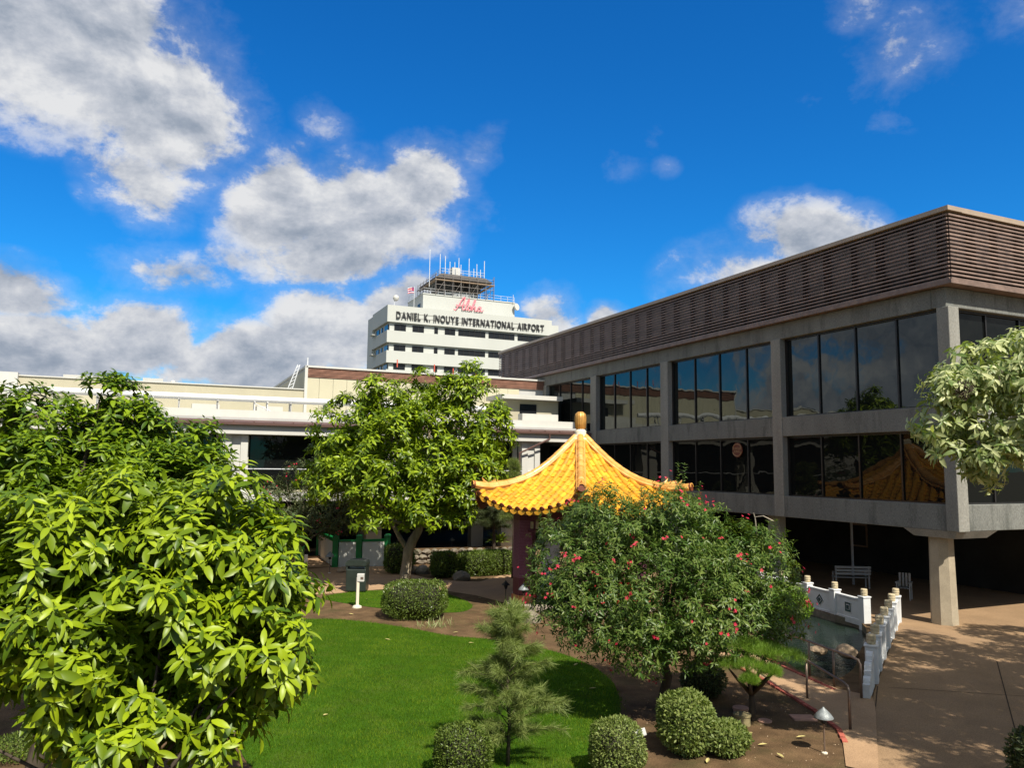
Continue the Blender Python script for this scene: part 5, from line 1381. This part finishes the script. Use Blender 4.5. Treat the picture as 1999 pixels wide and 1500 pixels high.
# pale leaved tree entering from the right, its crown shades the plaza
LE = [LB(1905, 735, 12.2, 85, 62), LB(1850, 800, 11.8, 62, 66), LB(1965, 715, 12.6, 80, 52), LB(1965, 815, 11.8, 90, 72), LB(1878, 868, 11.8, 52, 48), LB(2040, 770, 11.6, 110, 110), LB(2120, 830, 12, 120, 120), LB(1950, 890, 11.6, 55, 38)]
LE2 = [((12.4, 2.4, 6.7), (1.1, 1.1, .7)), ((15.2, 7.2, 8.2), (1.3, 1.2, .7)), ((17.6, 8.6, 7.6), (1.3, 1.1, .7)), ((17.4, 4.4, 8.4), (1.6, 1.5, .7)), ((14.2, 4.6, 8.0), (1.2, 1.2, .7)), ((20.0, 9.4, 7.8), (1.3, 1.2, .7)), ((15.0, 6.2, 6.4), (1.2, 1.2, .6)), ((19.6, 7.6, 6.6), (1.4, 1.2, .6)), ((13.3, 5.3, 7.0), (1.1, 1.2, .8)), ((13.4, 3.3, 6.8), (1.2, 1.2, .8)), ((15.6, 7.6, 7.2), (1.1, 1.0, .7)), ((14.6, 5.4, 6.9), (1.5, 1.4, .8)), ((16.6, 6.4, 7.1), (1.7, 1.4, .8)), ((15.8, 3.2, 6.9), (1.7, 1.4, .8)), ((18.9, 5.6, 7.0), (1.7, 1.6, .8)), ((18.6, 2.4, 7.0), (1.7, 1.5, .8)), ((20.9, 7.4, 7.0), (1.6, 1.4, .8)), ((13.6, 2.2, 6.6), (1.5, 1.4, .8)), ((21.2, 4.0, 7.2), (1.5, 1.4, .8)), ((12.6, .2, 6.2), (1.5, 1.3, .8)), ((16.4, .4, 6.6), (1.6, 1.3, .8)), ((23.6, 9.2, 7.0), (1.4, 1.3, .7))]
tE = thing('pale_leaved_tree', 'tree with pale cream green drooping leaves reaching in from the right edge', 'tree', (16.2, 4.6, 0))
make_crown(tE, LE, 170, .26, 8, 7, .185, T_big, L_pale, single=300, fill=220, upbias=.45, droop=.75, spread=(60, 105))
make_crown(tE, LE2, 1700, .40, 6, 6, .27, T_mid, L_pale, fill=700, upbias=.4, droop=.5, part='outer_foliage')
branches(tE, (16.2, 4.6, 0), (16.0, 5.0, 4.6), LE2+LE, .2, 22, M_barkd)
b = mb(M_twig); b.tube([PD(2060, 735, 11.6), PD(1990, 722, 11.4), PD(1955, 722, 11.4), PD(1938, 733, 11.4)], [.035, .028, .018, .01], 6)
b.tube([PD(1962, 722, 11.4), PD(1950, 735, 11.35), PD(1953, 752, 11.35)], .01, 5); b.tube([PD(1966, 722, 11.4), PD(1970, 740, 11.35), PD(1971, 760, 11.35)], .01, 5)
b.tube([PD(2030, 790, 11.4), PD(1990, 812, 11.3), PD(1968, 818, 11.3)], .014, 5); b.build('bare_branch', tE)
b = mb(M_barkd)
for k in range(60):
    c_ = PD(1882, 762, 11.3); a = Vector(rand_dirs(1)[0])*.13; e = Vector(rand_dirs(1)[0])*.16; b.tube([c_+a, c_+(a+e)*.5, c_+e], .005, 4)
b.build('dead_twigs', tE)['kind'] = 'stuff'

# conifer like feathery shrub in front
def feathery(name, label, base, h, rad, mt, nb, sprays, seed=0, needles=9, nl=.15, trunk_r=.035, lean=(0, 0), z0=.35, cat='shrub'):
    t = thing(name, label, cat, base); base = Vector(base)
    top = base+Vector((lean[0], lean[1], h*.94))
    b = mb(M_barkd); b.tube([base, base.lerp(top, .3)+Vector((.03, 0, 0)), base.lerp(top, .65)+Vector((-.03, .02, 0)), top], [trunk_r, trunk_r*.8, trunk_r*.5, .006], 7)
    PP, DD = [], []
    for k in range(nb):
        f = z0/h+(1-z0/h)*(k+random.random())/nb; az = k*2.4+random.random(); r_ = rad*(1.05-f)**.55*random.uniform(.4, 1.2)*(1 if f > .25 else .8)
        st_ = base.lerp(top, min(.97, f)); d0 = Vector((math.cos(az), math.sin(az), .15+.75*f+random.uniform(-.1, .2)))
        en = st_+d0.normalized()*r_; dr = Vector((0, 0, -.12*r_))
        pts = [st_, st_.lerp(en, .4)+Vector((0, 0, .06*r_)), st_.lerp(en, .75), en+dr]
        b.tube(pts, [.009, .007, .004, .002], 4)
        for j in range(sprays):
            u = random.uniform(.12, 1.0)**.8; i = min(2, int(u*3)); q = pts[i].lerp(pts[i+1], u*3-i)
            dd_ = (pts[i+1]-pts[i]).normalized()+Vector(rand_dirs(1)[0])*.75+Vector((0, 0, .15))
            dd_.normalize(); 
            for s_ in range(3):
                PP.append(q+dd_*(.045*s_)); DD.append(dd_)
    b.build('trunk', t, smooth=True)
    PP = np.array(PP); DD = np.array(DD)
    P2, Y2, Z2, S2 = whorls(PP, DD, needles, nl, (18, 62), .4, .28)
    o = inst('foliage', leaves_mesh('foliage', P2, Y2, Z2, S2, T_needle, mt, smooth=False), t); o['kind'] = 'stuff'; return t
feathery('feathery_shrub', 'tall feathery grey green shrub with fine needles standing on the lawn edge in front', (5.3, 11.75, 0), 2.5, 1.25, L_needle, 70, 20, nl=.19, needles=8)
bq = G(963, 1100); feathery('feathery_tree', 'dusty fine leaved small tree between the mid tree and the pavilion', (bq.x, bq.y, 0), 4.2, 1.9, L_dusty, 90, 26, nl=.28, needles=7, trunk_r=.10, z0=1.6, cat='tree')
bq = PD(1002, 915, 33.5); feathery('feathery_tree', 'slender pale green sapling rising behind the pavilion roof beside the mid tree', (bq.x, bq.y, 0), 5.4, .75, L_needle, 60, 16, nl=.26, needles=6, trunk_r=.05, z0=2.5, cat='tree')
bq = PD(420, 960, 34); feathery('feathery_tree', 'grey green fine leaved tree tip beside the white gallery column', (bq.x, bq.y, 0), 5.2, .9, L_dusty, 50, 16, nl=.28, needles=6, trunk_r=.05, z0=2.5, cat='tree')

# red flowered shrub at the left, below the gallery
LG = [LB(600, 962, 34.5, 75, 48, 40), LB(635, 1000, 34.5, 80, 42, 38), LB(550, 990, 34.5, 50, 38, 30), LB(680, 985, 34.5, 48, 42, 34), LB(612, 928, 35, 42, 24, 30), LB(590, 1020, 34.5, 60, 24, 30)]
tG = thing('flowering_shrub', 'dark dusty shrub with small red blooms behind the green and white wall', 'shrub', (LG[0][0][0], LG[0][0][1], 0))
cpG, cnG = make_crown(tG, LG, 170, .48, 8, 6, .20, T_mid, L_dusty, fill=260, upbias=.35, droop=.25)
branches(tG, (LG[5][0][0], LG[5][0][1], 0), (LG[5][0][0], LG[5][0][1], 1.3), LG, .09, 12, M_barkd)
fb = MB().m(M_petal)
for i in rng.permutation(len(cpG))[:70]:
    p = Vector(cpG[i]+cnG[i]*.42)
    for k in range(2):
        q = p+Vector(rand_dirs(1)[0])*.12; s_ = .045; e = Vector(rand_dirs(1)[0])*s_; f_ = e.orthogonal().normalized()*s_; fb.add([q-e, q-f_, q+e, q+f_], [(0, 1, 2, 3)])
fb.build('blooms', tG)['kind'] = 'stuff'

# clipped hedges and bushes
def clipped(name, label, c, half, rz=0.0, n=3000, ln=.055, mt=L_hedge, p=4.0, z0=.0, cat='hedge', core=True, rough=.05, group=None, tmpl=T_small, up=.2, zp=None):
    t = thing(name, label, cat, (c[0], c[1], 0), group=group)
    d = rand_dirs(n); q = np.abs(d); k = (q[:, 0]**p+q[:, 1]**p+(q[:, 2]**(zp or p)))**(-1/p)
    s_ = d*k[:, None]; nr = unit(np.sign(d)*np.abs(s_)**(p-1)/np.array(half))
    off = 1-np.abs(rng.normal(0, rough, n))*1.2+rng.normal(0, .012, n)
    lump = 1+.04*np.sin(s_[:, 0]*5+1)*np.sin(s_[:, 1]*4+2)+.03*np.sin(s_[:, 2]*6+s_[:, 0]*3)
    P0 = s_*np.array(half)*(off*lump)[:, None]
    ca, sa = math.cos(rz), math.sin(rz); Rm = np.array([[ca, -sa, 0], [sa, ca, 0], [0, 0, 1]])
    P0 = P0 @ Rm.T+np.array([c[0], c[1], z0+half[2]]); nr = nr @ Rm.T
    keep = P0[:, 2] > .02; P0 = P0[keep]; nr = nr[keep]; N = len(P0)
    Y_ = nr*.55+rng.normal(0, .55, (N, 3))+np.array([0, 0, up]); Zn = nr+rng.normal(0, .5, (N, 3))
    me = leaves_mesh('foliage', P0, Y_, Zn, ln*rng.uniform(.6, 1.3, N), tmpl, mt)
    o = inst('foliage', me, t); o['kind'] = 'stuff'
    if core:  # solid dark core, added to stop the view through the leaves
        b = mb(mat('dark filler core', (.03, .03, .018), .95)); vs = []; nu, nv = 16, 8
        for j in range(nv+1):
            ph = math.pi*(j/nv-.5)
            for i in range(nu):
                a = 2*math.pi*i/nu; dd_ = np.array([math.cos(ph)*math.cos(a), math.cos(ph)*math.sin(a), math.sin(ph)]); qq = (np.abs(dd_)**p).sum()**(-1/p)
                v = (dd_*qq*np.array(half)*.84) @ Rm.T+np.array([c[0], c[1], z0+half[2]]); vs.append(v)
        b.add(vs, [(j*nu+i, j*nu+(i+1) % nu, (j+1)*nu+(i+1) % nu, (j+1)*nu+i) for j in range(nv) for i in range(nu)])
        b.build('filler_core', t, smooth=True)
    return t
ha = -AZ
def GX(px, py): v = G(px, py); return (v.x, v.y)
clipped('clipped_bush', 'wide box shaped clipped bush on the soil between the two lawns', (7.55, 24.0), (1.0, .8, .56), ha, 9000, .07, p=3.4, cat='bush', up=.4)
clipped('clipped_bush', 'dome shaped clipped bush left of the feathery shrub, cut by the bottom edge', (4.45, 11.55), (.42, .42, .42), 0, 6500, .05, p=2.6, z0=-.02, cat='bush')
clipped('clipped_bush', 'dome shaped clipped bush right of the feathery shrub, cut by the bottom edge', (6.72, 10.75), (.40, .40, .44), 0, 7500, .05, p=2.6, z0=-.02, cat='bush', mt=L_needle)
clipped('clipped_bush', 'tall loose rounded bush on the soil left of the valve covers', (8.35, 11.15), (.46, .46, .50), 0, 8500, .075, p=2.3, z0=0, cat='bush', mt=L_needle, rough=.10)
clipped('clipped_bush', 'small low rounded bush leaning on the taller bush beside the soil', (8.95, 10.85), (.38, .36, .26), 0, 4500, .07, p=2.2, cat='bush', mt=L_needle, rough=.1)
h0, h1 = G(838, 1131), G(1000, 1124); hm = (h0+h1)/2; hd = (h1-h0)
for k, (fa, fb_) in enumerate(((0.02, .30), (.33, 1.02))):
    p0 = h0.lerp(h1, fa); p1 = h0.lerp(h1, fb_); m_ = (p0+p1)/2+Vector((.2, .5, 0)); L = (p1-p0).length/2
    clipped('hedge', ['rounded clipped hedge clump next to the trunk of the mid tree', 'long clipped hedge running from the clump to the pavilion column'][k], (m_.x, m_.y), (L, .55, .52), math.atan2(hd.y, hd.x), 6000 if k == 0 else 13000, .085, p=4.5, rough=.07, mt=L_hedge, up=.4)
hp = G(780, 1124); clipped('hedge', 'tall narrow clipped hedge between the green posts and the tree trunk', (hp.x+.25, hp.y+.9), (.62, .8, .62), ha, 5000, .085, p=5, rough=.06)
# topiary juniper pads
jt = G(1468, 1408); tj = thing('topiary_juniper', 'cloud pruned juniper with flat bright green pads beside the brick edging', 'topiary', jt)
jb = jt; b = mb(M_barkd)
pads = [(1452, 1262, 14.0, 38, 11), (1492, 1272, 13.9, 40, 12), (1532, 1283, 13.9, 36, 13), (1462, 1303, 13.7, 28, 14), (1505, 1315, 13.6, 20, 12), (1463, 1330, 13.5, 17, 10), (1422, 1300, 13.9, 24, 13)]
PP, NN = [], []
for (px, py, dp, rx, rz) in pads:
    c_, r_ = LB(px, py, dp, rx, rz); d = rand_dirs(900); d[:, 2] = np.abs(d[:, 2])*1.0-.25*(rng.random(900) < .3); PP.append(np.array(c_)+d*np.array(r_)*np.array([1, 1, 1.35])*rng.uniform(.6, 1.12, (900, 1))); NN.append(d)
    b.tube([jb+Vector((0, 0, .5)), jb.lerp(Vector(c_), .6)+Vector((0, 0, .15)), Vector(c_)+Vector((0, 0, -.05))], [.05, .03, .015], 6)
b.tube([jb, jb+Vector((.05, .03, .3)), jb+Vector((0, 0, .55))], [.07, .06, .05], 8); b.build('trunk', tj, smooth=True)
PP = np.concatenate(PP); NN = np.concatenate(NN)
P2, Y2, Z2, S2 = whorls(PP, NN*.6+np.array([0, 0, .7]), 5, .10, (8, 60), .4, .0)
o = inst('foliage_pads', leaves_mesh('foliage_pads', P2, Y2, Z2, S2, T_needle, L_jun, smooth=False), tj); o['kind'] = 'stuff'
cj = G(1425, 1395); clipped('clipped_bush', 'very dark rounded bush in shade under the topiary pads', (cj.x+.3, cj.y+1.2), (.45, .45, .35), 0, 4000, .06, p=2.2, cat='bush', mt=L_dusty)
cg_ = G(1572, 1240); clipped('juniper_bush', 'bright yellow green spreading juniper at the end of the white balustrade', (cg_.x+.2, cg_.y+1.4), (1.0, 1.2, .62), ha, 9000, .12, p=2.1, cat='bush', mt=L_jun, rough=.16, tmpl=T_small, up=.9)
cg_ = G(40, 1490); clipped('ground_cover', 'low small leaved plant on the soil in the bottom left corner', (cg_.x, cg_.y+.3), (.6, .55, .16), 0, 2600, .055, p=2.0, cat='plant', mt=L_hedge, rough=.2, core=False)
cg_ = PD(2015, 1440, 11.4); clipped('shaded_bush', 'dark green bush just showing at the lower right edge', (cg_.x+.25, cg_.y), (.45, .45, .5), 0, 4000, .08, p=2.2, cat='bush', mt=L_dusty, rough=.12)
# strap leaved plant
fp_ = G(976, 1078); t = thing('strap_leaved_plant', 'yellow green strap leaved plant behind the hedge near the pavilion', 'plant', fp_)
N = 90; az_ = rng.random(N)*6.28; Y_ = np.c_[np.cos(az_), np.sin(az_), rng.uniform(.5, 1.8, N)]
me = leaves_mesh('leaves', np.tile(np.array([fp_.x, fp_.y, .5]), (N, 1)), Y_, np.c_[-np.cos(az_), -np.sin(az_), np.ones(N)], rng.uniform(.6, 1.1, N), leaf_template(5, .05, .45, .1), L_fan); o = inst('leaves', me, t); o['kind'] = 'stuff'
# weeds by the pavilion column and dry tuft by the box bush
for (px, py, lab, mt, n_, ln_) in ((1002, 1200, 'thin wiry weeds growing at the foot of the pavilion column', L_needle, 160, .5), (852, 1224, 'dry straw coloured grass tuft at the foot of the box shaped bush', L_pale, 120, .25)):
    p = G(px, py); Y_ = np.c_[rng.normal(0, .45, (n_, 2)), np.ones(n_)]; pos = np.c_[p.x+rng.normal(0, .25, n_), p.y+rng.normal(0, .2, n_), np.zeros(n_)]
    o = inst('weeds', leaves_mesh('weeds', pos, Y_, rand_dirs(n_), ln_*rng.uniform(.5, 1.3, n_), leaf_template(3, .03, .25, .1), mt)); tag(o, lab, 'weeds', kind='stuff')
